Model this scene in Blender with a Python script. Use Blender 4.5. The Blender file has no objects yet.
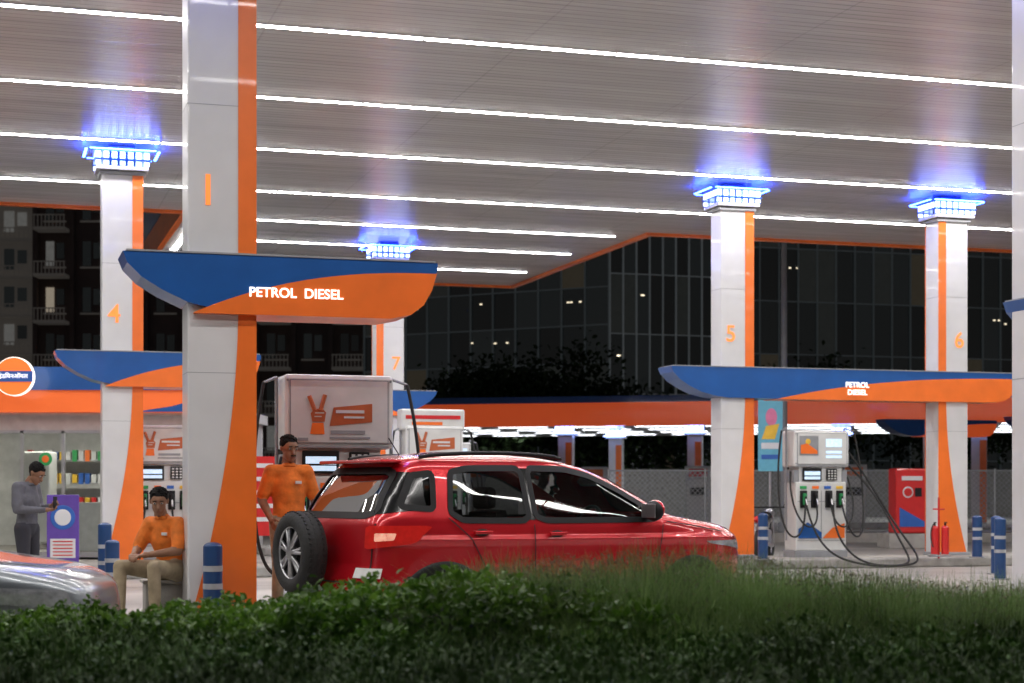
import bpy, bmesh, math, random
import numpy as np
from mathutils import Vector, Matrix
random.seed(7); rng=np.random.default_rng(7)
S=bpy.context.scene; COL=S.collection
A=math.radians(17.06); CA,SA=math.cos(A),math.sin(A)
H=1.35
def US(u,s): return (u*CA-s*SA, u*SA+s*CA)

# ---------------- materials ----------------
M={}
def mat(name,col,rough=.5,metal=0,emis=0,ecol=None,coat=0,var=.12,vscale=6,bump=0,bscale=40,spec=.5,samp=None):
    if name in M: return M[name]
    m=bpy.data.materials.new(name); m.use_nodes=True; nt=m.node_tree; N=nt.nodes; L=nt.links
    b=N['Principled BSDF']; c=(col[0],col[1],col[2],1)
    b.inputs['Roughness'].default_value=rough; b.inputs['Metallic'].default_value=metal
    b.inputs['Coat Weight'].default_value=coat; b.inputs['Coat Roughness'].default_value=.04
    b.inputs['Specular IOR Level'].default_value=spec
    b.inputs['Base Color'].default_value=c
    if var>0:
        tc=N.new('ShaderNodeTexCoord'); nz=N.new('ShaderNodeTexNoise'); nz.inputs['Scale'].default_value=vscale; nz.inputs['Detail'].default_value=6
        L.new(tc.outputs['Object'],nz.inputs['Vector'])
        mr=N.new('ShaderNodeMapRange'); mr.inputs['From Min'].default_value=.3; mr.inputs['From Max'].default_value=.7
        mr.inputs['To Min'].default_value=1-var; mr.inputs['To Max'].default_value=1+var*.6
        L.new(nz.outputs['Fac'],mr.inputs['Value'])
        mx=N.new('ShaderNodeMix'); mx.data_type='RGBA'; mx.blend_type='MULTIPLY'; mx.inputs['Factor'].default_value=1
        mx.inputs['A'].default_value=c; L.new(mr.outputs['Result'],mx.inputs['B']); L.new(mx.outputs['Result'],b.inputs['Base Color'])
        if bump>0:
            n2=N.new('ShaderNodeTexNoise'); n2.inputs['Scale'].default_value=bscale; n2.inputs['Detail'].default_value=4
            L.new(tc.outputs['Object'],n2.inputs['Vector'])
            bp=N.new('ShaderNodeBump'); bp.inputs['Strength'].default_value=bump; bp.inputs['Distance'].default_value=.02
            L.new(n2.outputs['Fac'],bp.inputs['Height']); L.new(bp.outputs['Normal'],b.inputs['Normal'])
    if emis>0:
        e=ecol or col
        b.inputs['Emission Color'].default_value=(e[0],e[1],e[2],1); b.inputs['Emission Strength'].default_value=emis
        if emis<5 or samp is False: m.cycles.emission_sampling='NONE'
    M[name]=m; return m
def glassmat(name,tint=(.5,.55,.55),rough=.02,refl=1.0):
    m=bpy.data.materials.new(name); m.use_nodes=True; nt=m.node_tree; N=nt.nodes; L=nt.links
    N.remove(N['Principled BSDF']); o=N['Material Output']
    t=N.new('ShaderNodeBsdfTransparent'); t.inputs[0].default_value=(*tint,1)
    g=N.new('ShaderNodeBsdfGlossy'); g.inputs['Roughness'].default_value=rough; g.inputs['Color'].default_value=(refl,refl,refl,1)
    f=N.new('ShaderNodeFresnel'); f.inputs['IOR'].default_value=1.5
    mx=N.new('ShaderNodeMixShader'); L.new(f.outputs[0],mx.inputs[0]); L.new(t.outputs[0],mx.inputs[1]); L.new(g.outputs[0],mx.inputs[2]); L.new(mx.outputs[0],o.inputs['Surface'])
    M[name]=m; return m
white=mat('white_panel',(.68,.68,.69),.32,0,coat=.3,var=.08,vscale=2)
orange=mat('orange_panel',(.90,.18,.022),.35,coat=.3,var=.09,vscale=3)
olit=mat('orange_backlit',(.85,.17,.025),.35,emis=.30,ecol=(1,.12,.03),coat=.3,var=.07,vscale=1)
blue=mat('blue_panel',(.008,.09,.34),.32,coat=.4,var=.1,vscale=3)
concrete=mat('concrete',(.36,.34,.31),.8,var=.25,vscale=3,bump=.3)
kerbm=mat('kerb_concrete',(.33,.32,.30),.8,var=.3,vscale=5,bump=.3)
black=mat('black_plastic',(.010,.010,.011),.55,var=.2,spec=.3)
blackgl=mat('black_gloss',(.006,.007,.008),.15,var=.1,coat=.2)
rubber=mat('rubber',(.02,.02,.02),.75,var=.2,bump=.3)
steel=mat('steel',(.5,.5,.52),.35,.9,var=.1)
chrome=mat('alloy',(.50,.50,.52),.3,.9,var=.05)
greym=mat('grey_paint',(.30,.31,.33),.5)
redm=mat('red_enamel',(.6,.02,.02),.35,coat=.3,var=.08)
led=mat('led_strip',(1,1,1),.5,emis=58,ecol=(1,.965,.935),var=0)
capled=mat('cap_led',(.5,.6,1),.5,emis=6.5,ecol=(.28,.40,1.0),var=0,samp=False)
capblue=mat('cap_blue_led',(.1,.2,1),.5,emis=48,ecol=(.02,.07,1.0),var=0)
signwhite=mat('sign_letter_white',(.9,.9,.9),.5,emis=1.3,ecol=(1,.95,.85),var=0)
signorange=mat('sign_number_orange',(.9,.25,.05),.4,emis=.8,ecol=(1,.25,.04),var=0)
clearglass=glassmat('window_glass',(.80,.85,.85))
carglass=glassmat('car_glass',(.48,.50,.50),refl=.8)
tintglass=glassmat('tinted_glass',(.08,.085,.085),refl=.45)

# ---------------- mesh builder ----------------
class MB:
    def __init__(s): s.v=[];s.f=[];s.m=[];s.mats=[];s.sm=[]
    def mi(s,m):
        if m not in s.mats: s.mats.append(m)
        return s.mats.index(m)
    def add(s,vs,fs,m,smooth=False):
        b=len(s.v); s.v+= [tuple(x) for x in vs]; i=s.mi(m)
        for f in fs: s.f.append(tuple(b+k for k in f)); s.m.append(i); s.sm.append(smooth)
    def box(s,c,size,m,rz=0,bev=0):
        sx,sy,sz=[k/2 for k in size]
        if bev>0:
            bm=bmesh.new(); bmesh.ops.create_cube(bm,size=1)
            for v in bm.verts: v.co=Vector((v.co.x*size[0],v.co.y*size[1],v.co.z*size[2]))
            bmesh.ops.bevel(bm,geom=list(bm.edges),offset=bev,segments=2,profile=.5,affect='EDGES')
            bm.verts.ensure_lookup_table(); bm.verts.index_update()
            vs=[v.co.copy() for v in bm.verts]; fs=[tuple(v.index for v in f.verts) for f in bm.faces]; bm.free()
        else:
            vs=[Vector((x,y,z)) for x in(-sx,sx) for y in(-sy,sy) for z in(-sz,sz)]
            fs=[(0,1,3,2),(4,6,7,5),(0,4,5,1),(2,3,7,6),(0,2,6,4),(1,5,7,3)]
        R=Matrix.Rotation(rz,3,'Z'); c=Vector(c)
        s.add([R@v+c for v in vs],fs,m)
    def cyl(s,p,q,r,m,r2=None,n=16,smooth=True):
        p=Vector(p);q=Vector(q); d=(q-p).normalized(); r2=r if r2 is None else r2
        a=d.orthogonal().normalized(); b=d.cross(a)
        vs=[p+(a*math.cos(t)+b*math.sin(t))*r for t in [2*math.pi*i/n for i in range(n)]]+[q+(a*math.cos(t)+b*math.sin(t))*r2 for t in [2*math.pi*i/n for i in range(n)]]
        s.add(vs,[(i,(i+1)%n,n+(i+1)%n,n+i) for i in range(n)],m,smooth)
        s.add(vs[:n],[tuple(range(n-1,-1,-1))],m); s.add(vs[n:],[tuple(range(n))],m)
    def ext(s,prof,y0,y1,m,rz=0,org=(0,0,0)):
        R=Matrix.Rotation(rz,3,'Z'); o=Vector(org); n=len(prof)
        vs=[R@Vector((x,y0,z))+o for x,z in prof]+[R@Vector((x,y1,z))+o for x,z in prof]
        s.add(vs,[tuple(range(n)),tuple(range(2*n-1,n-1,-1))]+[(i,n+i,n+(i+1)%n,(i+1)%n) for i in range(n)],m)
    def torus(s,c,axis,R,r,m,n=32,k=12,flat=1.0):
        c=Vector(c);d=Vector(axis).normalized();a=d.orthogonal().normalized();b=d.cross(a);vs=[];fs=[]
        for i in range(n):
            t=2*math.pi*i/n; e=a*math.cos(t)+b*math.sin(t)
            for j in range(k):
                u=2*math.pi*j/k; cu,su=math.cos(u),math.sin(u)
                cu=math.copysign(abs(cu)**.7,cu); su=math.copysign(abs(su)**.7,su)
                vs.append(c+e*(R+r*cu)+d*(r*flat*su))
        for i in range(n):
            for j in range(k): fs.append((i*k+j,((i+1)%n)*k+j,((i+1)%n)*k+(j+1)%k,i*k+(j+1)%k))
        s.add(vs,fs,m,True)
    def ell(s,c,r,m,nu=20,nv=12,rz=0):
        R=Matrix.Rotation(rz,3,'Z'); vs=[];fs=[]
        for j in range(nv+1):
            ph=math.pi*j/nv
            for i in range(nu):
                t=2*math.pi*i/nu; vs.append(R@Vector((r[0]*math.sin(ph)*math.cos(t),r[1]*math.sin(ph)*math.sin(t),r[2]*math.cos(ph)))+Vector(c))
        for j in range(nv):
            for i in range(nu): fs.append((j*nu+i,(j+1)*nu+i,(j+1)*nu+(i+1)%nu,j*nu+(i+1)%nu))
        s.add(vs,fs,m,True)
    def obj(s,name,parent=None,loc=None,rz=None,recalc=True):
        me=bpy.data.meshes.new(name); me.from_pydata(s.v,[],s.f)
        for m in s.mats: me.materials.append(m)
        me.polygons.foreach_set('material_index',s.m); me.polygons.foreach_set('use_smooth',s.sm); me.update()
        if recalc:
            bm=bmesh.new(); bm.from_mesh(me); bmesh.ops.recalc_face_normals(bm,faces=bm.faces); bm.to_mesh(me); bm.free()
        o=bpy.data.objects.new(name,me); COL.objects.link(o)
        if loc: o.location=loc
        if rz is not None: o.rotation_euler=(0,0,rz)
        if parent: o.parent=parent
        return o
def grp(name,loc=(0,0,0),rz=0):
    e=bpy.data.objects.new(name,None); e.empty_display_size=.2; COL.objects.link(e); e.location=loc; e.rotation_euler=(0,0,rz); return e
def text(body,parent,loc,size,m,rz=0,name='lettering',align='CENTER',bold=0.002):
    cu=bpy.data.curves.new(name,'FONT'); cu.body=body; cu.size=size; cu.extrude=.004; cu.offset=bold; cu.align_x=align; cu.align_y='CENTER'
    cu.materials.append(m); o=bpy.data.objects.new(name,cu); COL.objects.link(o); o.location=loc; o.rotation_euler=(math.pi/2,0,rz); o.parent=parent; return o
def tube(pts,r,m,parent,name='hose'):
    cu=bpy.data.curves.new(name,'CURVE'); cu.dimensions='3D'; sp=cu.splines.new('NURBS'); sp.points.add(len(pts)-1)
    for p,q in zip(sp.points,pts): p.co=(*q,1)
    sp.use_endpoint_u=True; sp.order_u=4; cu.bevel_depth=r; cu.bevel_resolution=3; cu.materials.append(m); cu.resolution_u=10
    o=bpy.data.objects.new(name,cu); COL.objects.link(o); o.parent=parent; return o

# ---------------- world & camera ----------------
w=bpy.data.worlds.new('World'); S.world=w; w.use_nodes=True
wn=w.node_tree; bg=wn.nodes['Background']; bg.inputs[1].default_value=1
tc=wn.nodes.new('ShaderNodeTexCoord'); sep=wn.nodes.new('ShaderNodeSeparateXYZ'); cr=wn.nodes.new('ShaderNodeValToRGB')
wn.links.new(tc.outputs['Generated'],sep.inputs[0]); wn.links.new(sep.outputs['Z'],cr.inputs[0]); wn.links.new(cr.outputs[0],bg.inputs[0])
cr.color_ramp.elements[0].color=(.07,.062,.056,1); cr.color_ramp.elements[1].color=(.022,.025,.034,1); cr.color_ramp.elements[1].position=.6
cd=bpy.data.cameras.new('camera'); cam=bpy.data.objects.new('camera',cd); COL.objects.link(cam); S.camera=cam
cam.location=(0,0,H); cam.rotation_euler=(math.pi/2,0,0); cd.sensor_width=36; cd.lens=1700/1024*36
cd.shift_y=(490-341.5)/1024; cd.clip_end=2000; cd.clip_start=.1
cd.dof.use_dof=True; cd.dof.focus_distance=15.2; cd.dof.aperture_fstop=3.0
S.view_settings.view_transform='Standard'; S.view_settings.look='None'; S.view_settings.exposure=0

# ---------------- ground ----------------
asphalt=mat('asphalt',(.05,.05,.052),.85,var=.3,vscale=2,bump=.5)
g=MB(); g.add([(-500,-300,-.004),(500,-300,-.004),(500,700,-.004),(-500,700,-.004)],[(0,1,2,3)],asphalt); g.obj('ground')
g=MB(); P=[US(-16,9.5),US(34,9.5),US(34,52),US(-16,52)]
g.add([(x,y,0) for x,y in P],[(0,1,2,3)],mat('forecourt_paving',(.36,.34,.31),.5,var=.3,vscale=.8)); g.obj('forecourt_paving')
g=MB()
for k in range(12):
    s0=10+k*3.5; a=US(-15.9,s0);b=US(33.9,s0)
    dx,dy=-SA*.015,CA*.015
    g.add([(a[0]-dx,a[1]-dy,.004),(b[0]-dx,b[1]-dy,.004),(b[0]+dx,b[1]+dy,.004),(a[0]+dx,a[1]+dy,.004)],[(0,1,2,3)],black)
g.obj('paving_joints')

# ---------------- canopy ----------------
ZC=6.62
def ceilmat():
    m=bpy.data.materials.new('canopy_soffit'); m.use_nodes=True; nt=m.node_tree;N=nt.nodes;L=nt.links;b=N['Principled BSDF']
    b.inputs['Metallic'].default_value=.25; b.inputs['Roughness'].default_value=.27
    tc=N.new('ShaderNodeTexCoord'); mp=N.new('ShaderNodeMapping'); L.new(tc.outputs['Object'],mp.inputs[0])
    w1=N.new('ShaderNodeTexWave'); w1.bands_direction='Y'; w1.inputs['Scale'].default_value=2.1; w1.inputs['Distortion'].default_value=0; w1.wave_profile='SAW'
    L.new(mp.outputs[0],w1.inputs[0])
    sr=N.new('ShaderNodeValToRGB'); e=sr.color_ramp.elements; e[0].position=0;e[0].color=(0,0,0,1); e[1].position=.12;e[1].color=(1,1,1,1)
    e2=e.new(.9);e2.color=(1,1,1,1); e3=e.new(1);e3.color=(0,0,0,1)
    L.new(w1.outputs['Fac'],sr.inputs[0])
    nz=N.new('ShaderNodeTexNoise'); nz.inputs['Scale'].default_value=1; nz.inputs['Detail'].default_value=3
    mp2=N.new('ShaderNodeMapping'); mp2.inputs['Scale'].default_value=(.35,5,1); L.new(tc.outputs['Object'],mp2.inputs[0]); L.new(mp2.outputs[0],nz.inputs[0])
    w2=N.new('ShaderNodeTexWave'); w2.bands_direction='X'; w2.inputs['Scale'].default_value=.105; w2.wave_profile='SAW'; L.new(mp.outputs[0],w2.inputs[0])
    sj=N.new('ShaderNodeValToRGB'); f=sj.color_ramp.elements; f[0].position=0;f[0].color=(.75,.75,.75,1); f[1].position=.010;f[1].color=(1,1,1,1); L.new(w2.outputs['Fac'],sj.inputs[0])
    b1=N.new('ShaderNodeBump'); b1.inputs['Strength'].default_value=.30; b1.inputs['Distance'].default_value=.004; L.new(sr.outputs[0],b1.inputs['Height'])
    b2=N.new('ShaderNodeBump'); b2.inputs['Strength'].default_value=.40; b2.inputs['Distance'].default_value=.02; L.new(nz.outputs['Fac'],b2.inputs['Height']); L.new(b1.outputs[0],b2.inputs['Normal'])
    L.new(b2.outputs[0],b.inputs['Normal'])
    mx=N.new('ShaderNodeMix'); mx.data_type='RGBA'; mx.inputs['A'].default_value=(.38,.37,.365,1); mx.inputs['B'].default_value=(.68,.665,.655,1); L.new(sr.outputs[0],mx.inputs['Factor'])
    m3=N.new('ShaderNodeMix'); m3.data_type='RGBA'; m3.blend_type='MULTIPLY'; m3.inputs['Factor'].default_value=1
    mr=N.new('ShaderNodeMapRange'); mr.inputs['To Min'].default_value=.65; mr.inputs['To Max'].default_value=1.18; L.new(nz.outputs['Fac'],mr.inputs['Value'])
    m4=N.new('ShaderNodeMix'); m4.data_type='RGBA'; m4.blend_type='MULTIPLY'; m4.inputs['Factor'].default_value=1
    L.new(mx.outputs['Result'],m3.inputs['A']); L.new(mr.outputs['Result'],m3.inputs['B']); L.new(m3.outputs['Result'],m4.inputs['A']); L.new(sj.outputs[0],m4.inputs['B']); L.new(m4.outputs['Result'],b.inputs['Base Color'])
    return m
cm=ceilmat()
can=grp('petrol_station_canopy',(0,0,0),A)
U0,U1,S0,S1,S2=-10,27,6.5,32.5,42.0; E0,E1=3.5,12.9  # unseen near edge is brought forward to carry the strip lighting the hedge
g=MB()
g.add([(U0,S0,ZC),(U1,S0,ZC),(U1,S1,ZC),(U0,S1,ZC)],[(0,3,2,1)],cm)
g.add([(E0,S1,ZC),(E1,S1,ZC),(E1,S2,ZC),(E0,S2,ZC)],[(0,3,2,1)],cm)
g.obj('soffit',can,recalc=False)
g=MB(); g.box(((U0+U1)/2,(S0+S1)/2,ZC+.65),(U1-U0,S1-S0,1.2),greym); g.box(((E0+E1)/2,(S1+S2)/2+.01,ZC+.65),(E1-E0,S2-S1,1.2),greym); g.obj('roof_deck',can)
g=MB(); t=.12
def fas(x0,y0,x1,y1):
    cx,cy=(x0+x1)/2,(y0+y1)/2; sx,sy=abs(x1-x0)+t,abs(y1-y0)+t
    g.box((cx,cy,ZC+.24),(sx,sy,.60),orange); g.box((cx,cy,ZC+.95),(sx+.02,sy+.02,.8),blue)
fas(U0,S0,U1-t,S0);fas(U1,S0,U1,S1);fas(U0,S0+t,U0,S1);fas(U0+t,S1,E0-t,S1);fas(E1+t,S1,U1-t,S1);fas(E0,S1,E0,S2);fas(E1,S1,E1,S2);fas(E0+t,S2,E1-t,S2)
g.obj('fascia',can)
g=MB(); hs=MB()
def lamp(u0,u1,s0,s1):
    z=ZC-.012; g.add([(u0,s0,z),(u1,s0,z),(u1,s1,z),(u0,s1,z)],[(0,3,2,1)],led)
def strip(u0,u1,s):
    n=max(1,round((u1-u0)/2.4)); L_=(u1-u0)/n
    for i in range(n):
        c=u0+(i+.5)*L_; lamp(c-L_/2+.02,c+L_/2-.02,s-.05,s+.05)
    hs.box(((u0+u1)/2,s,ZC-.005),(u1-u0,.13,.01),white)
for s in (8.7,12.2,15.75,19.25,22.75,26.2,29.9): strip(U0+.6,U1-.8,s)  # the nearest strip is out of view, added to light the hedge from above
for s in (33.1,35.9,39.2): strip(E0+.6,E1-.5,s)
for k in range(4): lamp(E0+.3,E0+.4,33.4+k*2.1,33.4+k*2.1+2.05)
g.obj('led_light_strips',can,recalc=False); hs.obj('led_housings',can)

# ---------------- pillars ----------------
PW,PD=.60,.44
def pillar(x,y,num,mirror=False,zc=ZC):
    e=grp('canopy_pillar',(x,y,0),A); sg=-1 if mirror else 1
    g=MB(); g.box((0,0,3.1+.08),(PW,PD,6.03),white,bev=.02)
    g.box((0,0,2.4),(PW+.004,PD+.004,.005),greym); g.box((0,0,4.8),(PW+.004,PD+.004,.005),greym)
    g.obj('shaft',e)
    g=MB()
    xr=sg*(PW/2+.003)
    def prof(zs,xs):
        return [(xr,zs[0])]+[(xr,zs[-1])]+[(sg*a,z) for a,z in zip(xs[::-1],zs[::-1])]
    zs=list(np.linspace(.18,3.0,30)); xs=[.15-.43*(1-(z-.18)/2.82)**1.9 for z in zs]
    for y0,y1 in ((-PD/2-.012,-PD/2-.001),(PD/2+.001,PD/2+.012)):
        g.ext(prof(zs,xs),y0,y1,orange); g.ext(prof([3.0,6.19],[.15,.15]),y0,y1,orange)
    if not mirror: g.box((PW/2+.008,0,3.18),(.012,PD+.02,6.0),orange)
    g.obj('orange_cladding',e)
    g=MB(); g.box((0,0,.20),(PW+.06,PD+.06,.08),greym,bev=.01); g.obj('plinth',e)
    g=MB(); g.box((0,0,6.24),(.78,.62,.06),white,bev=.012); g.box((0,0,6.17),(.68,.52,.05),greym)
    g.box((0,0,6.44),(.40,.28,.34),blue); g.box((0,0,6.50),(.84,.64,.03),blue); g.box((0,0,6.37),(.84,.64,.02),blue); g.obj('capital',e)
    g=MB()
    for i in range(7):
        for yy in (-.29,.29): g.box((-.36+i*.12,yy,6.435),(.075,.03,.10),capled); g.box((-.36+i*.12,yy,6.315),(.075,.03,.06),capled)
    for yy in (-.15,0,.15):
        for xx in (-.38,.38): g.box((xx,yy,6.435),(.03,.08,.10),capled)
    g.obj('capital_lights',e)
    g=MB(); zz=6.50
    g.box((0,-.42,zz),(.98,.04,.012),capblue); g.box((0,.42,zz),(.98,.04,.012),capblue)
    g.box((-.54,0,zz),(.04,.7,.012),capblue); g.box((.54,0,zz),(.04,.7,.012),capblue); g.obj('capital_glow_tube',e)
    if num: text(num,e,(-sg*.12,-PD/2-.008,4.02),.40,signorange,name='pillar_number',bold=.001)
    return e
P1=(-2.67,15.45);P4=(-6.0,26.1);P5=(3.8,29.4);P6=(7.83,30.63);P7=(-2.64,36.2);P2=(5.10,16.05)
pillar(*P1,'1');pillar(*P4,'4');pillar(*P5,'5');pillar(*P6,'6',True);pillar(*P7,'7',True);pillar(*P2,'2')
def wing(x,y,t0,t1,to,txt=None,tx=.7,mirror=False,zt=3.45,zb=2.93,ts=.15,depth=.60,name='island_wing_sign',om=None):
    om=om or orange
    e=grp(name,(x,y,0),A); sg=-1 if mirror else 1
    h=zt-zb
    left=[(t0,zt),(t0+.04,zt-.10),(t0+.16,zt-.22),(t0+.34,zt-.33),(t0+.56,zt-.43),(t0+.82,zt-.49),(t0+1.05,zb)]
    right=[(t1-.45,zb),(t1-.26,zb+.04),(t1-.14,zb+.13),(t1-.06,zb+.27),(t1,zt-.06),(t1,zt)]
    pr=[(sg*a,b) for a,b in left+right]
    g=MB(); g.ext(pr,-depth/2,depth/2,blue); g.ext([(sg*(t0+.03),zt+.002),(sg*(t0+.03),zt+.018),(sg*(t1-.02),zt+.018),(sg*(t1-.02),zt+.002)],-depth/2-.01,depth/2+.01,greym)
    g.obj('blue_wing',e)
    L_=t1-to
    n=22; up=[]
    for i in range(n+1):
        k=i/n; up.append((to+L_*k, zb+.0+(h-.10)*(1-(1-k)**2.4)))
    lo=[(t1-.01,zt-.10),(t1-.055,zb+.265),(t1-.135,zb+.125),(t1-.255,zb+.033),(t1-.45,zb-.008),(to,zb-.008)]
    g=MB(); g.ext([(sg*a,b) for a,b in up+lo],-depth/2-.014,depth/2+.014,om); g.obj('orange_wing',e)
    if txt: text(txt,e,(sg*tx,-depth/2-.022,zb+.19),ts,signwhite,name='fuel_lettering')
    return e
wing(*P1,-.87,1.98,-.25,'PETROL  DIESEL',.66,ts=.122)
wing(*P4,-1.0,2.1,-.25)
wing(*P5,-1.25,5.5,.75,'PETROL\nDIESEL',2.25,ts=.13)
wing(*P7,-1.0,2.1,-.3,None,mirror=True)
wing(*P2,-.34,2.6,.3,None,zt=3.14,zb=2.86)

# ---------------- islands ----------------
def island(cx,cy,l,wd=1.35,h=.17):
    e=grp('pump_island',(cx,cy,0),A); g=MB(); g.box((0,0,h/2),(l,wd,h),kerbm,bev=.03); g.obj('kerb',e)
    g=MB(); g.box((0,0,h+.004),(l-.3,wd-.3,.008),concrete); g.obj('top_paving',e)
island(-3.35,15.55,3.9,1.35); island(*US(3.2,26.9),5.2); island(*US(14.4,27.05),8.2,1.5); island(*US(7.6,35.4),4.5); island(*US(11.3,13.9),5)

# ---------------- bollards ----------------
bb=mat('bollard_blue',(.01,.05,.16),.4,coat=.2); bw_=mat('bollard_band',(.40,.41,.43),.5,var=.3)
def bollard(x,y,z0=0,h=.78):
    g=MB(); g.cyl((0,0,z0),(0,0,z0+h),.085,bb,n=20); g.ell((0,0,z0+h),(.085,.085,.04),bb)
    for z in (.45,.68): g.cyl((0,0,z0+h*z),(0,0,z0+h*z+.05),.0875,bw_,n=20)
    g.cyl((0,0,z0),(0,0,z0+.02),.14,steel,n=20)
    g.obj('safety_bollard',loc=(x,y,0))
for b in [(-2.64,15.0,.17,.68),(-5.15,21.5,0,.9),(-4.75,20.2,0,.72),(7.35,25.6,0,.9),(7.75,27.2,0,.9),(4.25,28.8,.17,.75),(8.1,29.6,.17,.7),(9.0,27.8,0,.85)]: bollard(*b)

# ---------------- dispensers ----------------
dispw=mat('dispenser_white',(.66,.67,.66),.35,coat=.3,var=.12,vscale=3)
disg=mat('dispenser_grey',(.28,.29,.31),.45)
scr=mat('display_screen',(.5,.6,.7),.2,emis=.8,ecol=(.55,.75,.95),var=.3,vscale=30)
green=mat('decal_green',(.03,.35,.10),.4); yellow=mat('decal_yellow',(.8,.5,.05),.4); pblue=mat('poster_blue',(.03,.12,.45),.4)
nozg=mat('nozzle_green',(.02,.25,.08),.4); banner=mat('decal_rust',(.50,.12,.04),.4)
def nozzle(e,x,y,z,col,side):
    g=MB(); g.box((x,y,z),(.05,.09,.20),col,bev=.01); g.cyl((x,y-.02,z+.06),(x,y-.10,z-.10),.014,steel); g.box((x,y-.05,z-.03),(.03,.02,.16),black); g.obj('nozzle',e)
def dispenser(x,y,wd=1.0,top=2.3,style=0,rz=A):
    e=grp('fuel_dispenser',(x,y,.17),rz); g=MB(); d=.5
    g.box((0,0,.06),(wd*.96,d*.96,.12),disg,bev=.01)
    g.box((0,0,.12+.60),(wd*.92,d*.9,1.2),dispw,bev=.02)
    g.box((-wd*.44,0,1.42),(.09,d*.8,.22),disg); g.box((wd*.44,0,1.42),(.09,d*.8,.22),disg)
    g.box((0,0,1.46),(wd*.78,d*.8,.30),dispw,bev=.01)
    hh=top-1.58
    g.box((0,0,1.58+hh/2),(wd,d,hh),dispw,bev=.04)
    g.obj('cabinet',e)
    g=MB(); f=-d/2
    g.box((0,f*.9-.004,.98),(wd*.86,.008,.012),greym); g.box((0,f*.9-.004,.30),(wd*.86,.008,.012),greym)
    g.box((0,f*.9-.006,.72),(.01,.008,.9),greym)
    g.box((0,f-.006,1.58+hh/2),(wd*.9,.012,hh*.86),disg); g.box((0,f-.012,1.58+hh/2),(wd*.88,.012,hh*.83),dispw)
    g.box((0,f-.02,1.60),(wd*.9,.008,.02),disg)
    for xx in (-.47,.47):
        g.cyl((xx*wd,f-.002,1.64),(xx*wd,f-.01,1.64),.012,disg,n=8); g.cyl((xx*wd,f-.002,top-.06),(xx*wd,f-.01,top-.06),.012,disg,n=8)
    g.obj('panel_seams',e)
    g=MB()
    if style==0:
        g.ext([(-.10,1.80),(.32,1.84),(.32,2.02),(-.06,1.98)],f-.026,f-.020,banner); g.box((.10,f-.030,1.94),(.28,.006,.03),white); g.box((.14,f-.030,1.885),(.2,.006,.02),white)
        # raised hand, two fingers spread, thumb and folded fingers
        g.ext([(-.27,1.84),(-.15,1.84),(-.135,1.93),(-.17,1.965),(-.25,1.965),(-.285,1.92)],f-.027,f-.021,banner)
        g.cyl((-.245,f-.024,1.95),(-.30,f-.024,2.09),.022,banner,n=8); g.cyl((-.19,f-.024,1.95),(-.145,f-.024,2.10),.022,banner,n=8)
        g.box((-.20,f-.030,1.925),(.09,.006,.012),dispw); g.box((-.215,f-.030,1.89),(.07,.006,.010),dispw)
        g.ext([(-.29,1.72),(-.15,1.72),(-.16,1.83),(-.27,1.83)],f-.027,f-.021,orange)
        g.box((.08,f-.024,1.74),(.34,.008,.035),greym); g.box((.1,f-.024,1.685),(.4,.008,.02),disg); g.box((-.36,f-.024,1.67),(.1,.008,.03),disg)
    else:
        g.box((-.26,f-.024,1.95),(.36,.008,.34),disg); g.ext([(-.42,1.81),(-.1,1.81),(-.1,1.86),(-.3,1.99),(-.42,1.96)],f-.034,f-.029,orange); g.ell((-.28,f-.03,2.02),(.05,.004,.05),yellow)
        g.box((.22,f-.024,2.0),(.30,.008,.14),scr)
        for i in range(2): g.box((.22,f-.024,1.84-i*.08),(.30,.008,.045),scr)
    g.obj('decals',e)
    g=MB(); g.box((-.18,f*.8-.03,1.45),(.36,.03,.22),black,bev=.006); g.box((-.18,f*.8-.048,1.47),(.30,.006,.07),scr); g.box((-.18,f*.8-.048,1.39),(.30,.006,.05),scr)
    g.box((.2,f*.8-.03,1.45),(.2,.03,.2),black,bev=.006)
    for i in range(3):
        for j in range(4): g.box((.14+i*.06,f*.8-.047,1.38+j*.045),(.035,.006,.025),dispw)
    for k,xx in enumerate((-.33,-.13,.13,.33)): g.box((xx*wd,f*.9-.02,1.02),(.12*wd,.04,.30),black,bev=.008)
    g.ext([(-.42*wd,.34),(.0,.34),(.0,.44),(-.25*wd,.62),(-.42*wd,.5)],f*.9-.018,f*.9-.012,blue); g.ext([(.02,.34),(.42*wd,.34),(.42*wd,.6),(.2*wd,.52)],f*.9-.018,f*.9-.012,orange)
    for k,cc in enumerate((green,orange,pblue,yellow)): g.box(((-.33+k*.22)*wd,f*.9-.012,1.225),(.12*wd,.008,.05),cc)
    g.obj('displays_and_boots',e)
    for k,xx in enumerate((-.33,.13)): nozzle(e,xx*wd,f*.9-.06,1.02,nozg if k==0 else black,1)
    for k,xx in enumerate((-.13,.33)): nozzle(e,xx*wd,f*.9-.06,1.02,black if k==0 else nozg,1)
    g=MB(); mt=top-.02 if style==0 else top+.05
    g.cyl((wd*.53,0,.3),(wd*.53,0,mt),.018,disg); g.cyl((-wd*.53,0,.3),(-wd*.53,0,mt),.018,disg); g.cyl((wd*.53,0,mt),(wd*.66,-.1,mt-.06),.014,disg)
    g.cyl((-wd*.53,0,mt),(-wd*.66,-.1,mt-.06),.014,disg); g.obj('hose_masts',e)
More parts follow.
